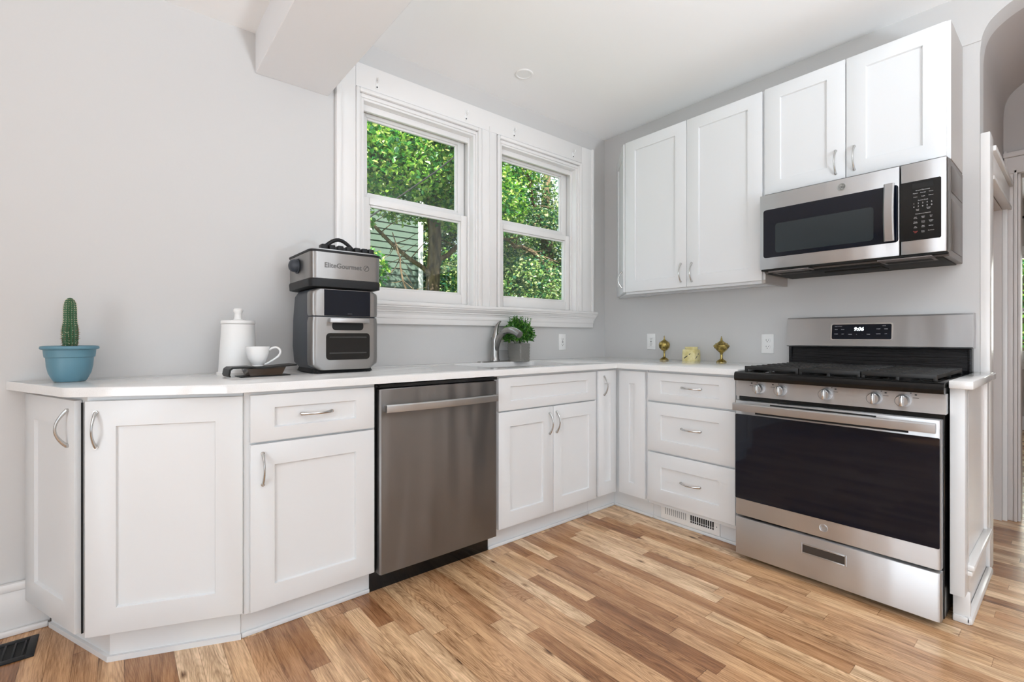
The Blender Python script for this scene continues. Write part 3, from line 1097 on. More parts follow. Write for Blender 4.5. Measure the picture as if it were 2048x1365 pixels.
# angled end of the run
c = thing('angled_wall_cabinet', 'narrow white angled wall cabinet at the window end of the upper run', 'cabinet', (0, 0, 0))
e0 = Vector((UX + 0.002, 2.042)); e1 = Vector((WX - 0.003, 2.042 + 0.29))
m = MB(); m.prism([tuple(e0), (WX - 0.003, 2.042), tuple(e1)], 1.370, 2.418)
m.build('carcass', 'cab', c)
dv = (e0 - e1)
RM = Matrix.Translation((e1.x, e1.y, 0)) @ Matrix.Rotation(math.atan2(dv.y, dv.x), 4, 'Z')
m = MB(); shaker(m, 0.012, dv.length + 0.008, 1.381, 2.413, 0.075, 0.072); m.bm.transform(RM)
do = m.build('door', 'cab', c)
m = bow_pull((dv.length - 0.035, 1.474), 0.112, True, 0.028); m.bm.transform(RM); m.build('handle', 'nickel', do)
# over the microwave
c = thing('wall_cabinet', 'short white double door wall cabinet above the microwave', 'cabinet', (UX, 1.114, 0), R(-90))
m = MB(); m.box((0, 0, 1.831), (0.752, UD, 2.422), 0.001, 1)
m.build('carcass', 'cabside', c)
m = MB(); m.box((0.736, -0.001, 1.831), (0.752, 0.0, 2.422)); m.box((0, -0.001, 1.831), (0.736, 0, 1.86)); m.build('face_frame', 'cab', c)
front('door', c, 0.002, 0.3745, 1.842, 2.416, 0.078, 0.068, (0.336, 1.926), True, 0.112)
front('door', c, 0.3785, 0.740, 1.842, 2.416, 0.078, 0.068, (0.412, 1.926), True, 0.112)

# ------------------------------------------------------------------ dishwasher
t = thing('dishwasher', 'dark stainless dishwasher with a bar handle between the base cabinets', 'dishwasher', (0.8195, 1.830, 0))
m = MB(); m.box((0.002, 0.045, 0.10), (0.613, 0.62, 0.872)); m.build('tub', 'blackmatte', t)
m = MB(); m.box((0.006, 0.002, 0.863), (0.610, 0.05, 0.876)); m.box((0.0, 0.01, 0.864), (0.61, 0.03, 0.872)); m.build('control_strip', 'black', t)
m = MB()
poly = [(0.006, 0.045), (0.006, 0.006), (0.012, 0.0), (0.3, -0.003), (0.603, 0.0), (0.609, 0.006), (0.609, 0.045)]
m.prism(poly, 0.100, 0.858)
es = [e for e in m.bm.edges if abs(e.verts[0].co.z - e.verts[1].co.z) < 1e-5 and e.verts[0].co.z > 0.8]
bmesh.ops.bevel(m.bm, geom=es, offset=0.005, segments=3, profile=0.5, affect='EDGES')
do = m.build('door', 'dwsteel', t)
# pocket-bar handle : flat bowed bar fixed at both ends
m = MB()
N = 16
rings = []
for i in range(N + 1):
    f = i / N
    x = 0.022 + f * 0.572
    y = -0.024 - 0.014 * math.sin(PI * f)
    zc = 0.777
    rings.append([(x, y - 0.006, zc - 0.014), (x, y - 0.008, zc - 0.009), (x, y - 0.008, zc + 0.012), (x, y - 0.004, zc + 0.017), (x, y + 0.004, zc + 0.017), (x, y + 0.004, zc - 0.014)])
m.loft(rings)
m.box((0.022, -0.028, 0.765), (0.034, 0.0, 0.792), 0.002); m.box((0.582, -0.028, 0.765), (0.594, 0.0, 0.792), 0.002)
m.build('handle', 'dwhandle', do)
m = MB(); m.box((-0.002, 0.085, 0.0), (0.617, 0.10, 0.105), 0.001); m.build('toe_plate', 'black', t)

# ------------------------------------------------------------------ gas range
# local frame: x runs along the front from left to right (world -y), y into the wall (world +x)
t = thing('gas_range', 'stainless gas range with five knobs, black oven window and bottom drawer', 'range', (2.300, 1.084, 0), R(-90))
RW = 0.760
m = MB()
m.box((0.004, 0.045, 0.03), (RW - 0.004, 0.70, 0.862), 0.002, 1)
for x in (0.04, RW - 0.06):
    for y in (0.10, 0.62):
        m.cyl((x, y, 0), (x, y, 0.035), 0.018, seg=12)
m.build('body', 'black', t)
# storage drawer
m = MB()
def bowed(m, z0, z1, xa=0.004, xb=0.752, r=0.012, y0=0.0, y1=0.044):
    poly = [(xa, y1), (xa, y0 + r), (xa + r * 0.3, y0 + r * 0.3), (xa + r, y0), (xb - r, y0), (xb - r * 0.3, y0 + r * 0.3), (xb, y0 + r), (xb, y1)]
    m.prism(poly, z0, z1)
    es = [e for e in m.bm.edges if abs(e.verts[0].co.z - e.verts[1].co.z) < 1e-5 and min(v.co.y for v in e.verts) < y0 + r and len(e.link_faces) == 2]
    bmesh.ops.bevel(m.bm, geom=es, offset=0.002, segments=2, profile=0.5, affect='EDGES')
bowed(m, 0.030, 0.208)
dr = m.build('storage_drawer', 'steel', t)
# recessed pull : frame and cavity
m = MB()
m.frame_rect(0.293, 0.462, 0.129, 0.174, 0.006, -0.003, 0.004, 0.001)
m.build('pull_frame', 'steel_h', dr)
m = MB()
m.quad((0.299, -0.0006, 0.135), (0.456, -0.0006, 0.135), (0.456, -0.0006, 0.168), (0.299, -0.0006, 0.168))
m.build('pull_recess', pbr('pull_recess_dark', (0.10, 0.10, 0.10), 0.3, 0.8), dr)
# oven door : steel frame with black glass
m = MB(); bowed(m, 0.220, 0.766)
dd = m.build('oven_door', 'steel', t)
m = MB(); m.prism(rrect(0.741, 0.404, 0.006, 3, 0.3785, 0.500), -0.0025, 0.004, 'y')
m.build('oven_window', 'blackglass', dd)
m = MB()
m.box((0.100, -0.0032, 0.7085), (0.66, 0.001, 0.718)); m.box((0.166, -0.003, 0.755), (0.56, 0.001, 0.7605))
m.build('vent_slot', 'gap', dd)
m = MB()
N = 16
rings = []
for i in range(N + 1):
    f = i / N
    x = 0.010 + f * 0.732
    y = -0.026 - 0.006 * math.sin(PI * f)
    rings.append([(x, y - 0.010, 0.722), (x, y - 0.012, 0.727), (x, y - 0.012, 0.752), (x, y - 0.008, 0.757), (x, y + 0.006, 0.757), (x, y + 0.006, 0.722)])
m.loft(rings)
m.box((0.012, -0.026, 0.728), (0.040, 0.0, 0.752), 0.003); m.box((0.712, -0.026, 0.728), (0.740, 0.0, 0.752), 0.003)
m.build('handle', 'steel_h', dd)


def badge(c, r, root_part, y, mats=('steel_h', 'inkgrey')):
    m = MB()
    cx, cz = c
    N = 28
    m.loft([[(cx + q * math.cos(2 * PI * i / N), yy, cz + q * math.sin(2 * PI * i / N)) for i in range(N)] for q, yy in ((r, y), (r, y - 0.0012), (r * 0.93, y - 0.0018), (r * 0.86, y - 0.0012))])
    m.mi = 1
    # ring and swirling monogram strokes
    m.tube([(cx + r * 0.74 * math.cos(a), y - 0.0014, cz + r * 0.74 * math.sin(a)) for a in [2 * PI * i / 24 for i in range(25)]], r * 0.035, 6)
    for s in (-1, 1):
        pts = []
        for i in range(15):
            a = i / 14 * 2.1 * PI
            q = r * (0.10 + 0.20 * i / 14)
            pts.append((cx + s * r * 0.22 + s * q * math.cos(a), y - 0.0016, cz + q * math.sin(a) * 1.1))
        m.tube(pts, r * 0.04, 6)
    for k in range(4):
        a = PI / 4 + k * PI / 2
        m.tube([(cx + r * (0.52 + 0.09 * j) * math.cos(a + 0.35 * j), y - 0.0014, cz + r * (0.52 + 0.09 * j) * math.sin(a + 0.35 * j)) for j in range(3)], r * 0.035, 6)
    return m.build('badge', [MT[q] for q in mats], root_part)
badge((0.379, 0.262), 0.0165, dd, 0.0, ('steel_h', 'steel_h'))
# control panel, sloping back a little
m = MB()
prof = [(0.028, 0.786), (0.034, 0.860), (0.08, 0.860), (0.08, 0.786)]
m.prism(prof, -0.004, RW + 0.002, 'x')
es = [e for e in m.bm.edges if e.calc_face_angle(0) > 0.5]
bmesh.ops.bevel(m.bm, geom=es, offset=0.004, segments=2, profile=0.5, affect='EDGES')
cp = m.build('control_panel', 'steel', t)
for kx in (0.104, 0.199, 0.378, 0.548, 0.638):
    m = MB()
    m.tube([(kx, 0.032, 0.826), (kx, 0.024, 0.826)], [0.0255, 0.0245], 28)
    m.tube([(kx, 0.024, 0.826), (kx, 0.004, 0.826), (kx, 0.001, 0.826)], [0.0235, 0.0215, 0.019], 28)
    m.mi = 1
    m.box((kx - 0.0055, -0.010, 0.826 - 0.0195), (kx + 0.0055, 0.004, 0.826 + 0.0215), 0.003)
    m.mi = 2
    m.box((kx - 0.0016, -0.0106, 0.838), (kx + 0.0016, -0.009, 0.8465))
    m.build('knob', [MT['steel_h'], MT['nickel'], MT['inkgrey']], t)
for kx, sx in ((0.104, -0.034), (0.199, -0.034), (0.378, 0.036), (0.548, 0.036), (0.638, 0.038)):
    m = MB()
    m.box((kx + sx - 0.003, 0.0302, 0.848), (kx + sx + 0.003, 0.034, 0.853)); m.box((kx + sx - 0.009, 0.0298, 0.838), (kx + sx + 0.009, 0.034, 0.8393))
    m.box((kx + sx * 0.45 + 0.004, 0.0306, 0.8540), (kx + sx * 0.45 + 0.008, 0.034, 0.857))
    m.build('burner_marking', 'inkgrey', cp)
# cooktop tray with rounded front lip
m = MB()
prof = [(0.004, 0.862), (0.000, 0.872), (0.000, 0.886), (0.004, 0.898), (0.014, 0.903), (0.060, 0.903), (0.075, 0.890), (0.60, 0.890), (0.62, 0.903), (0.66, 0.903), (0.66, 0.862)]
m.prism(prof, 0.0, RW, 'x')
m.box((0, 0.05, 0.885), (0.022, 0.64, 0.905), 0.004); m.box((RW - 0.022, 0.05, 0.885), (RW, 0.64, 0.905), 0.004)
ck = m.build('cooktop', 'black', t)
for (bx, by, br) in ((0.15, 0.21, 0.045), (0.15, 0.49, 0.036), (0.38, 0.34, 0.05), (0.61, 0.21, 0.05), (0.61, 0.49, 0.036)):
    m = MB()
    m.lathe([(br * 1.15, 0.889), (br * 1.15, 0.893), (br, 0.896), (br, 0.905), (br * 0.86, 0.906), (br * 0.86, 0.911), (br * 0.8, 0.914), (0.001, 0.914)], 24, (bx, by, 0))
    m.build('burner', 'iron', t)


def grate(x0, x1, y0=0.055, y1=0.622):
    m = MB()
    zt, zb = 0.930, 0.916
    bw = 0.0055
    # rim
    m.box((x0, y0, zb - 0.004), (x1, y0 + 2 * bw, zt), 0.002); m.box((x0, y1 - 2 * bw, zb - 0.004), (x1, y1, zt), 0.002)
    m.box((x0, y0 + 2 * bw, zb - 0.004), (x0 + 2 * bw, y1 - 2 * bw, zt - 0.003), 0.002); m.box((x1 - 2 * bw, y0 + 2 * bw, zb - 0.004), (x1, y1 - 2 * bw, zt - 0.003), 0.002)
    n = 9
    for i in range(1, n):
        y = y0 + (y1 - y0) * i / n
        m.box((x0 + 0.004, y - bw, zb), (x1 - 0.004, y + bw, zt), 0.002)
    xm = (x0 + x1) / 2
    for xx in (xm - 0.06, xm, xm + 0.06):
        m.box((xx - bw * 0.9, y0 + 0.006, zb), (xx + bw * 0.9, y1 - 0.006, zt - 0.001), 0.002)
    for xx in (x0 + 0.006, x1 - 0.006, xm):
        for y in (y0 + 0.006, (y0 + y1) / 2, y1 - 0.006):
            m.box((xx - 0.006, y - 0.006, 0.903 if abs(xx - xm) > 0.05 else 0.889), (xx + 0.006, y + 0.006, zb), 0.002)
    return m
for (a, b) in ((0.026, 0.262), (0.266, 0.494), (0.498, 0.734)):
    grate(a, b).build('grate', 'iron', t)
# backguard
m = MB()
m.prism([(0.655, 0.862), (0.655, 0.905), (0.672, 0.915), (0.686, 1.02), (0.73, 1.02), (0.73, 0.862)], 0.012, RW - 0.012, 'x')
m.box((0.0, 0.668, 0.862), (0.014, 0.73, 1.02), 0.003); m.box((RW - 0.014, 0.668, 0.862), (RW, 0.73, 1.02), 0.003)
m.build('vent_panel', 'soot', t)
m = MB()
prof = [(0.668, 1.018), (0.652, 1.024), (0.668, 1.172), (0.676, 1.179), (0.73, 1.179), (0.73, 1.018)]
m.prism(prof, -0.006, RW + 0.006, 'x')
es = [e for e in m.bm.edges if e.calc_face_angle(0) > 0.5]
bmesh.ops.bevel(m.bm, geom=es, offset=0.005, segments=3, profile=0.5, affect='EDGES')
bgd = m.build('backguard', 'steel', t)
sl = math.atan2(0.016, 0.148)
RM = Matrix.Translation((0.345, 0.6600, 1.098)) @ Matrix.Rotation(-sl, 4, 'X')
m = MB(); m.prism(rrect(0.268, 0.088, 0.010, 4), -0.0015, 0.004, 'y'); m.bm.transform(RM)
m.build('display_bezel', 'nickel', bgd)
m = MB(); m.prism(rrect(0.256, 0.078, 0.007, 4), -0.0025, 0.003, 'y'); m.bm.transform(RM)
dp = m.build('display', 'blackglass', bgd)
TX = RM @ Matrix.Rotation(R(90), 4, 'X')
m = MB(); m.text('9:06', 0.025, TX @ Matrix.Translation((-0.008, 0.013, 0.0034)), 0.0003, shear=0.18, bold=0.0005)
m.build('clock_digits', 'led', bgd)
for (x, z, sx) in ((-0.108, 0.012, 'BAKE'), (-0.078, 0.012, 'BROIL'), (-0.108, -0.012, 'WARM'), (-0.078, -0.012, 'SELF'), (-0.045, -0.014, 'COOK'), (-0.017, -0.014, '+'), (0.008, -0.014, '-'),
                   (0.034, -0.014, 'TIMER'), (0.075, 0.013, 'START'), (0.106, 0.013, 'OVEN'), (0.075, -0.012, 'CLOCK'), (0.106, -0.012, 'OFF'), (-0.098, 0.029, 'ELECTRONIC'), (0.098, 0.029, 'LOCK')):
    m = MB(); m.text(sx, 0.0055, TX @ Matrix.Translation((x, z, 0.0028)), 0.0002)
    m.build('key_lettering', 'print', bgd)

# ------------------------------------------------------------------ over the range microwave
t = thing('microwave', 'stainless over the range microwave with a black keypad and vertical handle', 'microwave', (2.640, 1.106, 0), R(-90))
MW = 0.744
m = MB(); m.box((0.004, 0.050, 1.412), (MW, WX - 2.640 - 0.003, 1.826), 0.002, 1)
for z0, z1 in ((1.44, 1.66), (1.69, 1.80)):
    m.box((MW, 0.10, z0), (MW + 0.002, 0.37, z1), 0.002)
m.build('case', 'mwbody', t)
# underside
m = MB(); m.box((0.004, 0.010, 1.420), (MW - 0.002, 0.060, 1.430)); m.box((0.02, 0.052, 1.407), (MW - 0.02, 0.385, 1.4125), 0.002)
m.build('base_plate', 'mwunder', t)
for x0 in (0.055, 0.515):
    m = MB()
    m.frame_rect(0, 0.185, 0, 0.155, 0.012, 0, 0.006, 0.001)
    m.box((0.012, 0.002, 0.012), (0.173, 0.005, 0.143))
    m.bm.transform(Matrix.Translation((x0, 0.125, 1.4065)) @ Matrix.Rotation(R(90), 4, 'X'))
    m.build('grease_filter', 'filter', t)
m = MB(); m.box((0.255, 0.15, 1.400), (0.495, 0.27, 1.408), 0.002)
m.build('lamp_cover', 'mwunder', t)
m = MB(); m.box((0.215, 0.062, 1.404), (0.50, 0.125, 1.408))
m.build('exhaust_slot', 'gap', t)
# door
m = MB(); bowed(m, 1.428, 1.819, 0.0, 0.5885, 0.004, 0.0, 0.05)
do = m.build('door', 'steel', t)
m = MB(); m.prism(rrect(0.566, 0.252, 0.012, 4, 0.302, 1.6135), -0.002, 0.004, 'y')
wg = m.build('window_glass', 'blackglass', do)
m = MB(); m.prism(rrect(0.418, 0.152, 0.014, 4, 0.287, 1.585), -0.0026, 0.004, 'y')
m.build('window_screen', 'mwwindow', do)
m = MB()
rings = []
for i in range(15):
    f = i / 14
    z = 1.494 + f * 0.252
    y = -0.020 - 0.014 * math.sin(PI * f)
    rings.append([(0.538, y + 0.006, z), (0.538, y - 0.004, z), (0.543, y - 0.009, z), (0.570, y - 0.009, z), (0.575, y - 0.004, z), (0.575, y + 0.006, z)])
m.loft(rings)
m.box((0.542, -0.022, 1.497), (0.571, 0.0, 1.515), 0.002); m.box((0.542, -0.022, 1.725), (0.571, 0.0, 1.743), 0.002)
m.build('handle', 'steel_h', do)
badge((0.372, 1.781), 0.0175, do, 0.0, ('badge', 'inkgrey'))
# control side
m = MB(); bowed(m, 1.428, 1.819, 0.5915, MW, 0.008, 0.0, 0.05)
cs = m.build('control_frame', 'steel', t)
m = MB(); m.prism([(0.5915, 1.486), (0.722, 1.486), (0.726, 1.490), (0.726, 1.736), (0.722, 1.740), (0.5915, 1.740)], -0.002, 0.004, 'y')
m.build('keypad', 'black', cs)
m = MB(); m.box((0.632, -0.0028, 1.707), (0.701, 0.0, 1.730)); m.build('display', 'gap', cs)
F = Matrix.Rotation(R(90), 4, 'X')
def tx(s, x, z, size, mat='print'):
    m = MB(); m.text(s, size, Matrix.Translation((x, -0.0022, z)) @ F, 0.0002)
    m.build('key_lettering', mat, cs)
tx('Sensor Microwave', 0.667, 1.6985, 0.0062)
for s_, x in (('Popcorn', 0.643), ('Beverage', 0.668), ('Reheat', 0.694)):
    tx(s_, x, 1.687, 0.0048)
for s_, x in (('Potato', 0.643), ('Veggie', 0.668), ('Defrost', 0.694)):
    tx(s_, x, 1.671, 0.0048)
tx('Express Cook', 0.668, 1.655, 0.0058)
for k, s_ in enumerate('12345'):
    tx(s_, 0.638 + 0.0145 * k, 1.6425, 0.0085)
for k, s_ in enumerate('67890'):
    tx(s_, 0.638 + 0.0145 * k, 1.629, 0.0085)
tx('Cook\nTime', 0.650, 1.6155, 0.0048); tx('Power\nLevel', 0.686, 1.6175, 0.0048)
tx('Convenience Features', 0.668, 1.598, 0.0056)
rows = (('Add\n30 Sec', 'Soften\nMelt', 'Vent\nFan'), ('Timer\nOn/Off', 'Steam\nClean', 'Surface\nLight'), ('Set\nClock', 'Melt\nTimer', 'Settings'))
for r_, row in enumerate(rows):
    for k, s_ in enumerate(row):
        tx(s_, 0.643 + 0.0255 * k, 1.582 - 0.020 * r_, 0.0048)
tx('Delay\nStart', 0.668, 1.520, 0.0048); tx('Start/Pause', 0.694, 1.522, 0.0044)
tx('Cancel\nOff', 0.643, 1.521, 0.0052, 'printred')

# ------------------------------------------------------------------ wall outlets
def outlet(label, loc, rz, decora):
    t = thing('wall_outlet', label, 'outlet', loc, rz, None)
    m = MB(); m.box((-0.036, -0.006, -0.0585), (0.036, 0.0, 0.0585), 0.003); m.build('cover_plate', 'white_plastic', t)
    m = MB()
    if decora:
        m.box((-0.0165, -0.008, -0.033), (0.0165, -0.005, 0.033), 0.001)
    else:
        for z in (-0.0195, 0.0195):
            m.prism(rrect(0.033, 0.028, 0.012, 5, 0, z), -0.0085, -0.005, 'y')
    m.build('receptacle', 'white_plastic', t)
    for z in (-0.0195, 0.0195):
        m = MB()
        m.box((-0.0075, -0.0090, z - 0.001), (-0.0055, -0.007, z + 0.007)); m.box((0.0055, -0.0090, z - 0.001), (0.0075, -0.007, z + 0.006))
        m.cyl((0, -0.0090, z - 0.007), (0, -0.007, z - 0.007), 0.0025, seg=10)
        m.build('slot_pattern', 'slot', t)
    if decora:
        for z in (-0.004, 0.001):
            m = MB(); m.box((-0.006, -0.0095, z), (0.006, -0.0075, z + 0.003)); m.build('test_button', 'slot', t)
    return t
outlet('white outlet with a test button on the window wall right of the plant', (2.546, WY, 1.034), 0, True)
outlet('white outlet with a test button on the stove wall near the corner', (WX, 2.040, 1.037), R(-90), True)
outlet('white outlet with two round faces beside the range', (WX, 1.226, 1.030), R(-90), False)
t = thing('switch_plate', 'white switch plate on the wall behind the faucet and plant', 'switch', (1.972, WY, 1.045))
m = MB(); m.box((-0.055, -0.006, -0.060), (0.055, 0.0, 0.060), 0.003); m.build('cover_plate', 'white_plastic', t)
for x in (-0.023, 0.023):
    m = MB(); m.box((x - 0.016, -0.009, -0.032), (x + 0.016, -0.005, 0.032), 0.0015); m.build('rocker', 'white_plastic', t)

# ------------------------------------------------------------------ registers
t = thing('toe_kick_register', 'white slotted air register in the toe kick below the drawers', 'register', (2.4395, 1.575, 0), R(-90))
m = MB(); m.box((0, 0.0, 0.020), (0.350, 0.012, 0.104), 0.001); m.build('cover', 'white_plastic', t)
m = MB()
for k in range(11):
    x = 0.185 + 0.0125 * k
    m.box((x, -0.0012, 0.058), (x + 0.008, 0.002, 0.096)); m.box((x, -0.0012, 0.046), (x + 0.008, 0.002, 0.0555))
m.cyl((0.334, -0.0014, 0.066), (0.334, 0.001, 0.066), 0.0025, seg=8)
m.build('open_slots', 'gap', t)
m = MB()
for k in range(11):
    x = 0.028 + 0.0125 * k
    m.box((x, -0.0012, 0.050), (x + 0.0045, 0.002, 0.094))
m.build('closed_slots', pbr('register_shade', (0.36, 0.36, 0.36), 0.6), t)
t = thing('floor_register', 'black metal air register in the floor at the left end of the cabinets', 'register', (-0.375, 2.325, 0))
m = MB()
m.frame_rect(-0.165, 0.165, -0.075, 0.075, 0.022, -0.006, 0.0, 0.002)
m.bm.transform(Matrix.Rotation(R(-90), 4, 'X'))
m.build('frame', 'blackmatte', t)
m = MB(); m.box((-0.145, -0.055, 0.0005), (0.145, 0.055, 0.0015)); m.build('duct', 'gap', t)
for k in range(12):
    x = -0.135 + 0.0245 * k
    m = MB(); m.box((x - 0.003, -0.054, 0.0015), (x + 0.003, 0.054, 0.0055), 0.001); m.build('louver', 'blackmatte', t)

# ------------------------------------------------------------------ faucet
t = thing('faucet', 'brushed nickel single handle faucet with a curved spout behind the sink', 'faucet', (1.868, 2.415, CT))
m = MB(); m.prism(rrect(0.26, 0.056, 0.027, 8), 0.0, 0.006); m.build('base_plate', 'faucet', t)
m = MB()
m.lathe([(0.031, 0.006), (0.031, 0.014), (0.028, 0.022), (0.0265, 0.05), (0.0255, 0.12), (0.026, 0.150), (0.024, 0.158), (0.001, 0.160)], 28)
m.build('body', 'faucet', t)
m = MB()
lp = smooth_path([(0.004, 0.0, 0.152), (0.006, 0.001, 0.178), (0.012, 0.004, 0.205), (0.024, 0.008, 0.230), (0.042, 0.014, 0.250), (0.062, 0.02, 0.262)])
m.tube(lp, [0.0235 - 0.0185 * (i / (len(lp) - 1)) ** 0.8 for i in range(len(lp))], 18)
m.build('lever', 'faucet', t)
m = MB()
pts, rad = [], []
B0, B1, B2, B3 = Vector((0.0, -0.004, 0.018)), Vector((0.0, -0.004, 0.170)), Vector((0.008, -0.105, 0.250)), Vector((0.018, -0.225, 0.172))
for i in range(25):
    f = i / 24
    pts.append(B0 * (1 - f) ** 3 + B1 * 3 * f * (1 - f) ** 2 + B2 * 3 * f * f * (1 - f) + B3 * f ** 3)
    rad.append(0.0185 + (0.004 * min(1.0, (f - 0.55) / 0.2) if f > 0.55 else 0.0))
m.tube(pts, rad, 16)
m.build('spout', 'faucet', t)

# ------------------------------------------------------------------ boxwood plant in woven planter
t = thing('potted_plant', 'small green boxwood plant in a silver woven square planter beside the faucet', 'plant', (2.033, 2.372, CT), R(14))
m = MB()
rings = []
for i in range(13):
    f = i / 12
    w = 0.105 + 0.004 * f + (0.005 if i % 2 else 0.0)
    rings.append([(x, y, 0.118 * f) for x, y in rrect(w, w, 0.012, 3)])
for w, z in ((0.098, 0.118), (0.095, 0.095)):
    rings.append([(x, y, z) for x, y in rrect(w, w, 0.010, 3)])
m.loft(rings)
m.build('planter', 'basket', t)
m = MB()
for k in range(26):
    a = rng.uniform(0, 2 * PI); q = rng.uniform(0.0, 1.0)
    m.tube([(0.02 * math.cos(a), 0.02 * math.sin(a), 0.09), (0.05 * q * math.cos(a), 0.05 * q * math.sin(a), 0.15), (0.11 * q * math.cos(a), 0.10 * q * math.sin(a), 0.16 + 0.12 * math.sqrt(max(0.05, 1 - q * q)))], 0.0012, 5)
m.build('stems', 'stemgreen', t)
m = MB()
def leaf_quad(m, p, d, up, L, W, fold=0.25):
    d = d.normalized()
    s = d.cross(up)
    if s.length < 1e-3:
        s = Vector((1, 0, 0))
    s.normalize()
    u = s.cross(d)
    V = m.bm.verts.new
    a = V(p); c_ = V(p + d * L - u * W * 0.15)
    b1 = V(p + d * L * 0.28 + s * W * 0.46 + u * W * fold); b2 = V(p + d * L * 0.68 + s * W * 0.38 + u * W * fold)
    e1 = V(p + d * L * 0.28 - s * W * 0.46 + u * W * fold); e2 = V(p + d * L * 0.68 - s * W * 0.38 + u * W * fold)
    m.bm.faces.new((a, b1, b2, c_)); m.bm.faces.new((a, c_, e2, e1))
for k in range(1900):
    a = rng.uniform(0, 2 * PI); el = math.asin(rng.uniform(-0.45, 1.0)); q = rng.uniform(0.5, 1.0) ** 0.6
    q *= 1.0 + 0.16 * math.sin(5 * a + 1.3) * math.cos(3 * el) + 0.10 * math.sin(9 * a)
    p = Vector((0.118 * q * math.cos(el) * math.cos(a), 0.080 * q * math.cos(el) * math.sin(a), 0.172 + 0.092 * q * math.sin(el)))
    p.x += rng.gauss(0, .005); p.z += rng.gauss(0, .005)
    d = Vector((rng.gauss(0, 1), rng.gauss(0, 1), rng.gauss(0.4, 1))) + (p - Vector((0, 0, 0.16))).normalized() * 0.8
    leaf_quad(m, p, d, Vector((rng.gauss(0, 1), rng.gauss(0, 1), 1)), rng.uniform(0.012, 0.019), rng.uniform(0.009, 0.014))
for k in range(24):
    a = rng.uniform(0, 2 * PI); q = rng.uniform(0.2, 1.0)
    for i in range(9):
        f = i / 8
        p = Vector((0.112 * q * math.cos(a) * (0.8 + 0.35 * f), 0.07 * q * math.sin(a), 0.225 + 0.055 * f + 0.02 * (1 - q) + rng.gauss(0, .002)))
        for sg in (-1, 1):
            leaf_quad(m, p, Vector((sg, rng.gauss(0, .5), 0.5)), Vector((0, 0.4, 1)), 0.012 * (1.1 - 0.5 * f), 0.009 * (1.1 - 0.5 * f))
o = m.build('foliage', 'boxleaf', t, smooth=None, normals=False)
o['kind'] = 'stuff'

# ------------------------------------------------------------------ cactus
t = thing('potted_cactus', 'tall ribbed green cactus in a teal plastic pot at the left end of the counter', 'plant', (-0.126, 2.345, CT))
m = MB()
m.lathe([(0.001, 0.002), (0.040, 0.0), (0.044, 0.001), (0.049, 0.010), (0.058, 0.030), (0.0630, 0.055), (0.0645, 0.078), (0.0650, 0.086), (0.0690, 0.088), (0.0705, 0.100), (0.0715, 0.114), (0.0790, 0.116), (0.0810, 0.120), (0.0790, 0.1265), (0.072, 0.128), (0.069, 0.125), (0.066, 0.10), (0.001, 0.10)], 48)
m.build('pot', 'pot', t)
m = MB(); m.lathe([(0.066, 0.105), (0.05, 0.112), (0.03, 0.110), (0.001, 0.112)], 24, cap0=False); m.build('soil', 'soil', t)
m = MB()
NR, SEG = 15, 90
prof = [(0.0150, 0.108), (0.0180, 0.125), (0.0205, 0.15), (0.0210, 0.175), (0.0200, 0.195), (0.0175, 0.212), (0.0168, 0.235), (0.0165, 0.262), (0.0150, 0.280), (0.0115, 0.292), (0.006, 0.299), (0.0006, 0.301)]
rings = []
for r, z in prof:
    rings.append([((r * (1 + 0.10 * math.cos(NR * 2 * PI * i / SEG))) * math.cos(2 * PI * i / SEG), (r * (1 + 0.10 * math.cos(NR * 2 * PI * i / SEG))) * math.sin(2 * PI * i / SEG), z) for i in range(SEG)])
m.loft(rings)
cb = m.build('cactus_body', 'cactus', t)
m = MB()
def rad_at(z):
    for (r0, z0), (r1, z1) in zip(prof, prof[1:]):
        if z0 <= z <= z1:
            return r0 + (r1 - r0) * (z - z0) / (z1 - z0)
    return 0.001
for k in range(NR):
    a = 2 * PI * k / NR
    z = 0.122
    while z < 0.298:
        r = rad_at(z) * 1.10
        c0 = Vector((r * math.cos(a), r * math.sin(a), z))
        m.mi = 0 if z > 0.20 else (1 if rng.random() < 0.7 else 0)
        for q in range(5):
            dv = Vector((math.cos(a) + rng.gauss(0, .7), math.sin(a) + rng.gauss(0, .7), rng.gauss(0.1, .7))).normalized() * rng.uniform(0.0025, 0.0065 if z < 0.2 else 0.004)
            m.tube([c0, c0 + dv], [0.00055, 0.00015], 3, caps=False)
        m.lathe([(0.0001, -0.0009), (0.0011, 0.0), (0.0001, 0.0009)], 5, tuple(c0), False, False)
        z += 0.0078
m.build('spines', [MT['spine'], MT['spinered']], cb, smooth=None, normals=False)

# ------------------------------------------------------------------ canister, stand, cup
t = thing('canister', 'tall white ceramic canister with a knobbed lid behind the cup', 'canister', (0.404, 2.318, CT))
m = MB(); m.lathe([(0.001, 0.0), (0.079, 0.0), (0.080, 0.003), (0.080, 0.011), (0.0745, 0.013), (0.0735, 0.018), (0.0695, 0.09), (0.0640, 0.175), (0.0625, 0.205), (0.0625, 0.214), (0.001, 0.214)], 48)
m.build('jar', 'matteceramic', t)
m = MB(); m.lathe([(0.0640, 0.2155), (0.0650, 0.218), (0.0648, 0.226), (0.0630, 0.229), (0.030, 0.231), (0.0175, 0.234), (0.0150, 0.240), (0.0135, 0.252), (0.0140, 0.262), (0.0185, 0.268), (0.0190, 0.275), (0.0150, 0.281), (0.001, 0.2825)], 40)
m.build('lid', 'matteceramic', t)

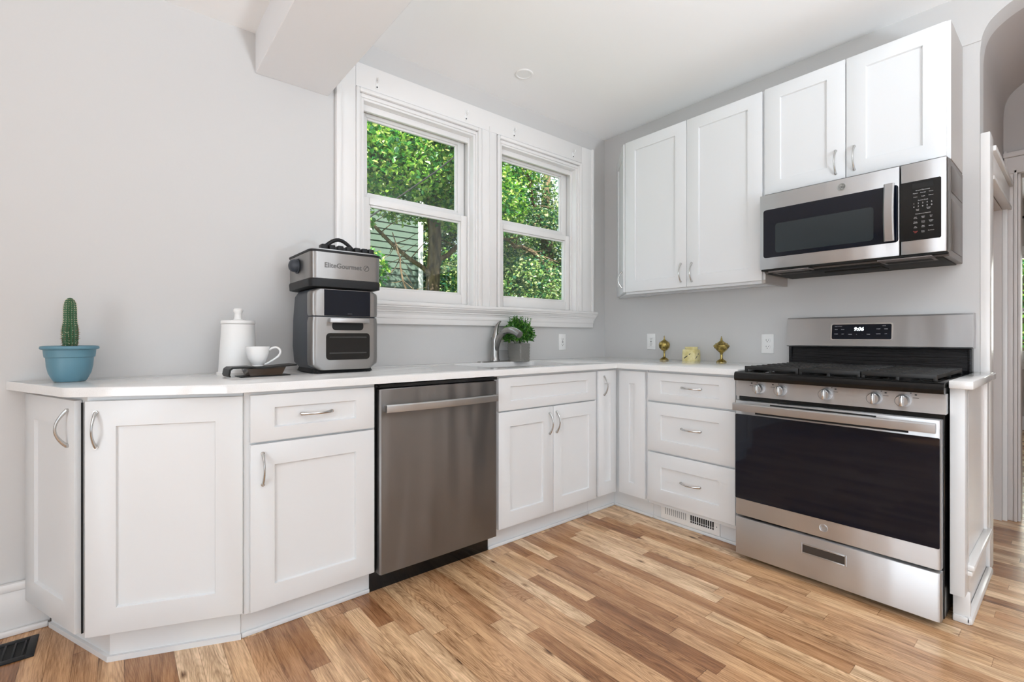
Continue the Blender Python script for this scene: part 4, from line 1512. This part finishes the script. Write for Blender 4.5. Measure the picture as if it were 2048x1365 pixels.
t = thing('serving_stand', 'low dark bronze stand with folded legs carrying the cup', 'stand', (0.457, 2.155, CT), R(3))
m = MB()
pts = [(-0.124, 0.004), (-0.128, 0.012), (-0.124, 0.034), (-0.114, 0.042), (-0.040, 0.042), (-0.028, 0.038), (0.0, 0.038), (0.125, 0.046)]
pts2 = [(x, z - 0.006) for x, z in pts[::-1]]
pts2[-1] = (-0.118, 0.004); pts2[-2] = (-0.121, 0.012); pts2[-3] = (-0.118, 0.030); pts2[-4] = (-0.110, 0.036)
m.prism(pts + pts2, -0.05, 0.05, 'y')
m.build('top_plate', 'bronze', t)
m = MB()
m.prism([(-0.062, 0.033), (-0.050, 0.005), (0.068, 0.005), (0.084, 0.038), (0.02, 0.034)], -0.045, 0.045, 'y')
m.build('lower_tray', 'amber', t)
m = MB(); m.box((-0.085, -0.05, 0.0), (0.10, 0.04, 0.004), 0.001); m.build('foot_plate', 'bronze', t)

t = thing('cup', 'small white porcelain cup with a loop handle on the dark stand', 'cup', (0.446, 2.155, CT + 0.0405), R(-20))
m = MB()
m.lathe([(0.001, 0.001), (0.020, 0.0), (0.0215, 0.002), (0.021, 0.006), (0.028, 0.016), (0.036, 0.032), (0.0415, 0.055), (0.0440, 0.078), (0.0445, 0.080), (0.0430, 0.080), (0.0400, 0.056), (0.034, 0.033), (0.024, 0.015), (0.001, 0.010)], 40)
m.build('bowl', 'ceramic', t)
m = MB()
m.tube(smooth_path([(0.0415, 0, 0.066), (0.054, 0, 0.074), (0.069, 0, 0.076), (0.080, 0, 0.068), (0.083, 0, 0.056), (0.077, 0, 0.042), (0.064, 0, 0.030), (0.048, 0, 0.019), (0.034, 0, 0.010), (0.026, 0, 0.008)]), 0.0045, 12, 1.25)
m.build('handle', 'ceramic', t)

# ------------------------------------------------------------------ air fryer oven and the lidded grill on top of it
t = thing('air_fryer_oven', 'black and stainless air fryer oven standing on the counter', 'air fryer', (0.637, 2.100, CT))
AW, AD = 0.306, 0.300
m = MB()
def side_ring(z, inset, y0, y1):
    return [(x, y, z) for x, y in rrect(AW - 2 * inset, y1 - y0, 0.035, 4, AW / 2, (y0 + y1) / 2)]
m.loft([side_ring(0.022, 0.020, 0.02, AD - 0.03), side_ring(0.045, 0.004, 0.016, AD - 0.01), side_ring(0.12, 0.0, 0.016, AD), side_ring(0.24, 0.001, 0.016, AD - 0.004), side_ring(0.345, 0.006, 0.016, AD - 0.014), side_ring(0.368, 0.018, 0.022, AD - 0.03)])
m.build('housing', 'navy', t)
m = MB()
m.loft([[(x, y, 0.004) for x, y in rrect(AW - 0.03, AD - 0.04, 0.03, 4, AW / 2, AD / 2)], [(x, y, 0.030) for x, y in rrect(AW - 0.05, AD - 0.06, 0.03, 4, AW / 2, AD / 2)]])
for x in (0.03, AW - 0.045):
    for y in (0.03, AD - 0.05):
        m.box((x, y, 0.0), (x + 0.016, y + 0.016, 0.008))
m.build('base', 'blackmatte', t)


def curved_front(m, z0, z1, rc_top, rc_bot, x0=0.0, x1=AW, y0=0.0, yb=0.05, r=0.028, n=6, e=0.0):
    """steel front wrapping round the side edges, with rounded lower / upper corners"""
    rows = []
    nz = 10
    for i in range(nz + 1):
        z = z0 + (z1 - z0) * i / nz
        ins = 0.0
        if z - z0 < rc_bot:
            q = rc_bot - (z - z0); ins = rc_bot - math.sqrt(max(0, rc_bot ** 2 - q ** 2))
        if z1 - z < rc_top:
            q = rc_top - (z1 - z); ins = max(ins, rc_top - math.sqrt(max(0, rc_top ** 2 - q ** 2)))
        a, b = x0 + ins, x1 - ins
        ring = [(a, yb, z)]
        for k in range(n + 1):
            t_ = PI / 2 * k / n
            ring.append((a + r - r * math.cos(t_), y0 + r - r * math.sin(t_), z))
        for k in range(n + 1):
            t_ = PI / 2 * k / n
            ring.append((b - r + r * math.sin(t_), y0 + r - r * math.cos(t_), z))
        ring.append((b, yb, z))
        rows.append(ring)
    m.loft(rows, True, True)
m = MB(); curved_front(m, 0.252, 0.368, 0.022, 0.003)
fp = m.build('control_front', 'steel_d', t)
m = MB(); m.prism([(0.056, 0.253), (AW - 0.044, 0.253), (AW - 0.044, 0.366), (0.056, 0.366)], -0.0022, 0.004, 'y')
m.build('touch_panel', 'blackglass', fp)
m = MB(); m.text('~~~', 0.012, Matrix.Translation((0.168, -0.0026, 0.263)) @ F, 0.0002)
m.build('logo', pbr('faint_grey_print', (0.16, 0.16, 0.16), 0.4), fp)
m = MB(); curved_front(m, 0.016, 0.246, 0.003, 0.036)
fd = m.build('door', 'steel_d', t)
m = MB(); m.prism(rrect(0.196, 0.118, 0.016, 5, 0.162, 0.118), -0.0022, 0.004, 'y')
dw_ = m.build('door_window', 'fryglass', fd)
m = MB()
for z in (0.088, 0.158):
    m.box((0.078, -0.0030, z), (0.246, -0.0020, z + 0.0022))
    for k in range(26):
        x = 0.080 + 0.0063 * k
        m.box((x, -0.0030, z - 0.002), (x + 0.0025, -0.0021, z + 0.004))
m.build('rack', pbr('rack_through_glass', (0.10, 0.098, 0.095), 0.4, 0.4), fd)
m = MB(); m.prism(rrect(0.140, 0.040, 0.016, 5, 0.160, 0.209), -0.0018, 0.004, 'y'); m.build('grip_recess', 'gap', fd)
m = MB()
m.box((0.072, -0.030, 0.222), (0.248, -0.018, 0.242), 0.004); m.box((0.072, -0.022, 0.224), (0.088, 0.002, 0.240), 0.003); m.box((0.232, -0.022, 0.224), (0.248, 0.002, 0.240), 0.003)
m.build('handle', 'steel_h', fd)

t = thing('tabletop_grill', 'stainless lidded grill with a black side knob stacked on the air fryer', 'grill', (0.630, 2.085, CT + 0.3735))
GW, GD = 0.322, 0.345
m = MB()
def gr(z, w, d, r=0.03):
    return [(x, y, z) for x, y in rrect(w, d, r, 5, GW / 2, GD / 2)]
m.loft([gr(0.0, GW - 0.03, GD - 0.03), gr(0.004, GW - 0.004, GD - 0.004), gr(0.030, GW, GD), gr(0.038, GW - 0.004, GD - 0.004), gr(0.039, GW - 0.02, GD - 0.02)])
m.build('tray_base', 'blackmatte', t)
m = MB(); m.loft([gr(0.0392, GW - 0.008, GD - 0.008, 0.028), gr(0.152, GW - 0.006, GD - 0.006, 0.028), gr(0.1525, GW - 0.03, GD - 0.03, 0.02)])
sb = m.build('shell', 'steel_d', t)
m = MB(); m.loft([gr(0.1528, GW - 0.002, GD - 0.002), gr(0.161, GW, GD), gr(0.1625, GW - 0.006, GD - 0.006), gr(0.163, GW - 0.03, GD - 0.03)])
m.build('rim', 'blackmatte', t)
m = MB(); m.loft([gr(0.1632, GW - 0.02, GD - 0.02), gr(0.168, GW - 0.024, GD - 0.024), gr(0.172, GW - 0.06, GD - 0.06), gr(0.1725, GW - 0.14, GD - 0.14)])
m.build('lid', 'steel', t)
# row of black blocks (grill plate ends) along the front of the lid, with arched handle
m = MB()
xs = (0.052, 0.085, 0.122, 0.160, 0.198, 0.232, 0.262)
for k, x in enumerate(xs):
    m.box((x, 0.012, 0.162), (x + 0.026, 0.055, 0.189), 0.004)
m.box((0.05, 0.016, 0.160), (0.288, 0.06, 0.170), 0.002)
m.build('lid_grip', 'blackmatte', t)
m = MB()
m.tube([(0.070 + 0.13 * i / 14, 0.040, 0.178 + 0.040 * math.sin(PI * i / 14)) for i in range(15)], 0.0085, 10)
m.build('lid_handle', 'blackmatte', t)
m = MB()
Kc = (0.002, 0.190, 0.106)
for q, xx in ((0.033, 0.0),):
    m.tube([(Kc[0], Kc[1], Kc[2]), (Kc[0] - 0.006, Kc[1], Kc[2])], [0.034, 0.033], 28)
rings = []
for xx, q in ((-0.006, 0.031), (-0.016, 0.0305), (-0.026, 0.027), (-0.033, 0.020), (-0.037, 0.010), (-0.038, 0.001)):
    rings.append([(Kc[0] + xx, Kc[1] + q * math.cos(2 * PI * i / 28), Kc[2] + q * math.sin(2 * PI * i / 28) * (1.0 if math.sin(2 * PI * i / 28) > 0 else 0.9)) for i in range(28)])
m.loft(rings)
m.build('knob', 'navy', t)
emb = pbr('embossed_steel', (0.14, 0.135, 0.13), 0.35, 0.9)
m = MB()
m.text('EliteGourmet', 0.030, Matrix.Translation((0.142, 0.0035, 0.096)) @ F, 0.0012, bold=0.0006)
for a0 in range(1):
    m.build('embossed_lettering', emb, t)
    m = MB()
    m.tube([(0.247 + 0.012 * math.cos(2 * PI * i / 20), 0.0035, 0.097 + 0.012 * math.sin(2 * PI * i / 20)) for i in range(21)], 0.0013, 6)
    m.tube([(0.240, 0.0030, 0.090), (0.246, 0.003, 0.100), (0.254, 0.003, 0.106)], 0.0018, 6)
m.build('emblem', emb, t)

# ------------------------------------------------------------------ brass censers and wax warmer
def censer(label, loc, wide):
    t = thing('brass_censer', label, 'incense burner', loc, 0, 'brass censers by the stove wall')
    s = 1.0
    if wide:
        foot = [(0.001, 0.0), (0.031, 0.0), (0.031, 0.003), (0.022, 0.012), (0.010, 0.020), (0.0065, 0.030), (0.0085, 0.040), (0.0065, 0.050), (0.011, 0.060)]
        bowl = [(0.011, 0.060), (0.026, 0.073), (0.040, 0.088), (0.048, 0.101), (0.0485, 0.104), (0.044, 0.104)]
        lid = [(0.0465, 0.1045), (0.046, 0.107), (0.033, 0.118), (0.018, 0.128), (0.008, 0.136), (0.0055, 0.142), (0.007, 0.148), (0.003, 0.152), (0.001, 0.153)]
    else:
        foot = [(0.001, 0.0), (0.031, 0.0), (0.031, 0.003), (0.022, 0.010), (0.009, 0.020), (0.006, 0.034), (0.006, 0.050), (0.008, 0.062)]
        bowl = [(0.008, 0.062), (0.022, 0.070), (0.034, 0.085), (0.038, 0.100), (0.0385, 0.1045), (0.036, 0.105)]
        lid = [(0.0385, 0.1055), (0.0375, 0.112), (0.030, 0.124), (0.017, 0.134), (0.007, 0.141), (0.004, 0.148), (0.005, 0.153), (0.001, 0.157)]
    m = MB(); m.lathe(foot, 28); m.build('foot', 'brass', t)
    m = MB(); m.lathe(bowl, 28)
    m.mi = 1
    for k in range(6):
        a = 2 * PI * k / 6 + 0.4
        m.lathe([(0.0001, -0.003), (0.003, 0), (0.0001, 0.003)], 8, (bowl[3][0] * 0.93 * math.cos(a), bowl[3][0] * 0.93 * math.sin(a), bowl[2][1] + 0.003), False, False)
    m.build('bowl', [MT['brass'], MT['slot']], t)
    m = MB(); m.lathe(lid, 28)
    m.tube([(0.006 * math.cos(a), 0.0, lid[-1][1] + 0.004 + 0.006 * math.sin(a)) for a in [2 * PI * i / 14 for i in range(15)]], 0.0014, 6)
    m.mi = 1
    for k in range(6):
        a = 2 * PI * k / 6
        m.lathe([(0.0001, -0.003), (0.003, 0), (0.0001, 0.003)], 8, (lid[2][0] * 1.02 * math.cos(a), lid[2][0] * 1.02 * math.sin(a), lid[2][1]), False, False)
    m.build('lid', [MT['brass'], MT['slot']], t)
censer('round bodied brass censer on a stem, nearer the corner', (2.965, 1.888, CT), False)
censer('wider diamond shaped brass censer on a stem, nearer the range', (2.955, 1.472, CT), True)
t = thing('wax_warmer', 'square cream ceramic wax warmer between the two brass censers', 'wax warmer', (2.945, 1.672, CT), R(-86))
m = MB()
S_ = 0.043
m.loft([[(x, y, z) for x, y in rrect(2 * S_ * k, 2 * S_ * k, 0.004, 2)] for z, k in ((0, 1.0), (0.004, 1.02), (0.074, 0.98), (0.077, 0.95))])
m.mi = 1
for side in range(4):
    RMt = Matrix.Rotation(side * PI / 2, 4, 'Z')
    for (u0, v0, u1, v1, w) in ((-0.030, 0.018, -0.006, 0.036, 0.006), (0.004, 0.043, 0.014, 0.051, 0.005)):
        d_ = Vector((u1 - u0, v1 - v0)).normalized(); n_ = Vector((-d_.y, d_.x)) * w * 0.5
        pts = [(u0 + n_.x, v0 + n_.y), (u0 - n_.x, v0 - n_.y), (u1 - n_.x, v1 - n_.y), (u1 + n_.x, v1 + n_.y)]
        vs = [m.bm.verts.new(RMt @ Vector((a, -S_ * 1.021, b))) for a, b in pts]
        vs2 = [m.bm.verts.new(RMt @ Vector((a, -S_ * 0.98, b))) for a, b in pts]
        fs = [m.bm.faces.new(vs)] + [m.bm.faces.new((vs[i], vs[(i + 1) % 4], vs2[(i + 1) % 4], vs2[i])) for i in range(4)]
        m._tag(fs)
m.build('box', [MT['cream'], MT['slot']], t)
m = MB(); m.lathe([(0.001, 0.064), (0.030, 0.064), (0.038, 0.074), (0.0415, 0.088), (0.0425, 0.094), (0.0395, 0.094), (0.036, 0.080), (0.001, 0.074)], 32)
m.build('dish', 'cream', t)

# ------------------------------------------------------------------ garden behind the windows
m = MB(); m.box((-14, 2.75, -0.65), (40, 34, -0.6))
struct('ground', m, 'grass')

h = thing('neighbour_house', 'green clapboard house partly hidden behind the tree', 'house', (5.69, 10.4, -0.6), R(0))
m = MB()
HW, HH = 6.0, 5.6
# clapboards: each course a thin wedge
k = 0
z = 0.0
while z < HH:
    m.loft([[(-HW, -0.030, z), (-HW, 0.0, z), (-HW, 0.0, z + 0.15), (-HW, -0.006, z + 0.15)], [(0, -0.030, z), (0, 0.0, z), (0, 0.0, z + 0.15), (0, -0.006, z + 0.15)]])
    z += 0.15
m.box((-HW, 0.0, 0), (0, 4.0, HH))
m.build('siding', 'siding', h)
m = MB(); m.box((-0.02, -0.045, 0), (0.10, 0.1, HH)); m.build('corner_board', 'white_plastic', h)
m = MB(); m.prism([(-HW - 0.3, HH), (0.35, HH), (-HW / 2, HH + 2.4)], -0.3, 4.3, 'y'); m.build('roof', 'roof', h)
m = MB(); m.frame_rect(-4.4, -3.5, 2.9, 4.2, 0.09, -0.06, 0.0); fr = m.build('window', 'white_plastic', h)
m = MB(); m.box((-4.31, -0.02, 2.99), (-3.59, -0.01, 4.11)); m.build('pane', 'blackglass', fr)

h2 = thing('neighbour_house', 'pale grey house far behind the trees by the corner window', 'house', (17.5, 18.0, -0.6))
m = MB(); m.box((-2.6, 0, 0), (2.4, 4, 3.4)); m.build('siding', pbr('pale_siding', (0.42, 0.48, 0.56), 0.7), h2)
m = MB(); m.prism([(-2.9, 3.4), (2.7, 3.4), (-0.1, 4.6)], -0.3, 4.3, 'y'); m.build('roof', 'roof', h2)
m = MB(); m.frame_rect(-1.2, -0.3, 1.5, 2.7, 0.08, -0.05, 0.0); m.build('window', 'white_plastic', h2)


def leaf_cloud(m, blobs, n, L, r_):
    tot = sum(b[3] * b[4] for b in blobs)
    for (cx, cy, cz, rx, rz) in blobs:
        k = int(n * rx * rz / tot)
        for _ in range(k):
            a = r_.uniform(0, 2 * PI); el = math.asin(r_.uniform(-1, 1)); q = r_.uniform(0.25, 1) ** 0.5
            p = Vector((cx + rx * q * math.cos(el) * math.cos(a), cy + rx * q * math.cos(el) * math.sin(a), cz + rz * q * math.sin(el)))
            d = Vector((r_.gauss(0, 1), r_.gauss(0, 1), r_.gauss(-0.3, 0.6)))
            s = r_.uniform(0.6, 1.25) * L
            leaf_quad(m, p, d, Vector((r_.gauss(0, .6), r_.gauss(0, .6), 1)), s, s * 0.72, 0.12)


def tree(label, base, trunk_pts, trunk_rad, branches, blobs, n, L, mat, seed):
    r_ = random.Random(seed)
    t = thing('garden_tree', label, 'tree', base, 0, 'trees outside the kitchen windows')
    m = MB()
    m.tube(trunk_pts, trunk_rad, 12)
    m.build('trunk', 'bark', t)
    for (pts, r0) in branches:
        m = MB()
        N = len(pts)
        fine = []
        for i in range(N - 1):
            for s in range(4):
                f = s / 4
                p = Vector(pts[i]).lerp(Vector(pts[i + 1]), f)
                p += Vector((r_.gauss(0, .02), r_.gauss(0, .02), r_.gauss(0, .02)))
                fine.append(p)
        fine.append(Vector(pts[-1]))
        m.tube(fine, [r0 * (1 - 0.75 * i / (len(fine) - 1)) for i in range(len(fine))], 7)
        # twigs
        for i in range(3, len(fine) - 1):
            for _ in range(2):
                d = Vector((r_.gauss(0, 1), r_.gauss(0, 1), r_.gauss(0, 1))).normalized() * r_.uniform(0.25, 0.6)
                m.tube([fine[i], fine[i] + d * 0.5 + Vector((0, 0, r_.gauss(0, .04))), fine[i] + d], [r0 * 0.22, r0 * 0.16, r0 * 0.06], 5)
        m.build('branch', 'bark', t)
    m = MB()
    leaf_cloud(m, blobs, n, L, r_)
    o = m.build('foliage', mat, t, smooth=None, normals=False)
    o['kind'] = 'stuff'
    return t


# big tree behind the left window: trunk right of the siding, crown filling the upper sash
tree('leafy tree with a brown trunk outside the window nearer the beam', (4.30, 7.35, -0.6),
     [(0, 0, 0), (0.02, 0, 1.2), (0.0, 0.02, 2.4), (0.05, 0, 3.4), (0.0, 0.1, 4.6), (0.15, 0.1, 6.0)], [0.19, 0.145, 0.125, 0.115, 0.10, 0.05],
     [([(0, 0, 2.75), (-0.7, -0.2, 3.05), (-1.5, -0.5, 3.55), (-2.3, -0.6, 3.8)], 0.045),
      ([(0.05, 0, 2.9), (0.5, -0.2, 3.4), (1.2, -0.4, 3.8)], 0.055),
      ([(0, 0, 1.7), (-0.6, -0.3, 2.1), (-1.2, -0.6, 2.2), (-1.9, -0.6, 2.7)], 0.035),
      ([(0, 0, 1.3), (-0.5, -0.6, 1.8), (-1.0, -0.9, 2.5), (-1.2, -0.9, 3.2)], 0.03),
      ([(0, 0, 1.6), (0.5, -0.3, 2.05), (1.1, -0.4, 2.2)], 0.03),
      ([(0, 0, 4.2), (-0.9, -0.6, 4.6), (-1.7, -0.8, 4.7)], 0.045)],
     [(-1.35, -0.8, 4.15, 1.0, 0.55), (-0.5, -0.9, 4.75, 1.0, 0.6), (0.5, -0.7, 4.0, 0.95, 0.6), (-0.3, 0.2, 4.2, 1.0, 0.5), (-2.0, -0.3, 4.6, 0.9, 0.7), (1.1, -0.2, 4.8, 1.0, 0.8),
      (-1.0, 0.0, 5.3, 1.5, 0.7), (0.4, 0.0, 5.6, 1.5, 0.8), (0.7, -0.9, 1.85, 0.55, 0.5), (0.25, -1.1, 1.55, 0.45, 0.4), (-1.75, -0.8, 2.6, 0.5, 0.42), (0.75, -0.3, 2.75, 0.45, 0.4),
      (-0.35, -0.9, 1.75, 0.4, 0.3), (-1.2, -1.2, 1.7, 0.4, 0.4), (1.2, 0.3, 2.2, 0.6, 0.7), (-1.9, -0.6, 3.3, 0.5, 0.4)],
     42000, 0.082, 'leafA', 3)
tree('dark trunked tree with fine leaves filling the corner window', (7.35, 7.0, -0.6),
     [(0, 0, 0), (-0.05, 0, 1.0), (-0.25, 0, 2.0), (-0.5, 0.05, 3.0), (-0.55, 0.1, 4.2), (-0.45, 0.1, 5.6)], [0.24, 0.19, 0.17, 0.14, 0.11, 0.05],
     [([(-0.1, 0, 1.3), (0.3, -0.1, 1.9), (0.9, -0.2, 2.5)], 0.08),
      ([(-0.45, 0, 2.8), (-1.1, -0.2, 3.3), (-1.8, -0.2, 3.45), (-2.5, -0.2, 3.5)], 0.06),
      ([(-0.5, 0, 3.4), (-1.2, -0.3, 4.2), (-1.7, -0.5, 5.0)], 0.05),
      ([(-0.5, 0, 3.0), (0.1, -0.3, 3.7), (0.7, -0.5, 4.4)], 0.05),
      ([(-0.3, 0, 2.2), (-1.0, -0.3, 2.3), (-1.9, -0.4, 2.0)], 0.035)],
     [(-1.5, -0.4, 2.6, 0.75, 0.6), (-0.8, -0.5, 2.1, 0.7, 0.5), (-1.7, 0.4, 3.4, 0.7, 0.35), (0.0, -0.5, 2.9, 0.7, 0.55), (-0.3, -0.3, 3.9, 0.8, 0.6), (0.5, -0.2, 4.1, 0.9, 0.9),
      (-1.0, 0.2, 4.6, 0.7, 0.45), (-1.2, -0.2, 3.9, 0.5, 0.3), (-1.9, -0.3, 1.6, 0.6, 0.4), (-1.0, -0.6, 1.4, 0.7, 0.4), (0.2, -0.4, 1.6, 0.6, 0.5), (0.7, -0.2, 2.0, 0.6, 0.7), (-0.6, 0.5, 3.1, 0.8, 0.6)],
     30000, 0.068, 'leafB', 5)
tree('distant tree behind the green house and the big trees', (10.2, 12.6, -0.6),
     [(0, 0, 0), (0, 0, 2.5), (0.2, 0, 5.0), (0.2, 0, 7)], [0.25, 0.2, 0.15, 0.06],
     [([(0.1, 0, 3), (-1.0, 0, 4.4), (-2.2, 0, 5)], 0.08), ([(0.1, 0, 3.4), (1.2, 0, 4.6), (2.3, 0, 5.2)], 0.08)],
     [(-2.7, 0.6, 3.3, 1.1, 1.1), (-2.2, 0, 3.2, 1.5, 1.2), (-2.6, 0.8, 4.8, 1.1, 1.0), (-0.6, 0, 2.4, 1.3, 1.1), (1.2, 0, 2.8, 1.6, 1.3), (2.6, 0, 3.4, 1.5, 1.4), (0, 0, 5.0, 1.7, 1.1), (-2.4, 0, 5.6, 1.2, 0.8), (2.9, 0, 1.4, 1.4, 1.0), (-2.6, 0, 1.4, 1.3, 0.9)],
     34000, 0.15, 'leafB', 9)
tree('leafy tree outside the far room window beyond the passage', (11.6, 0.5, -0.6),
     [(0, 0, 0), (0, 0, 2.5), (0.2, 0, 4.5)], [0.2, 0.16, 0.06],
     [([(0, 0, 2), (-0.3, 0.6, 2.6), (-0.4, 1.2, 3)], 0.05)],
     [(-0.6, 0.2, 1.6, 1.1, 0.9), (-0.4, 0.0, 2.6, 1.2, 0.9), (-0.2, 0.6, 3.4, 1.2, 0.8), (-0.5, -0.9, 2.0, 1.1, 1.2)],
     3500, 0.13, 'leafA', 11)
m = MB(); m.tube([(0.9, 4.9, 1.6), (2.0, 4.9, 2.28), (2.9, 4.9, 3.02), (4.2, 4.9, 4.2)], 0.008, 6)
tag(m.build('utility_cable', 'cable'), 'thin black cable crossing the upper pane of the window nearer the beam', 'cable')
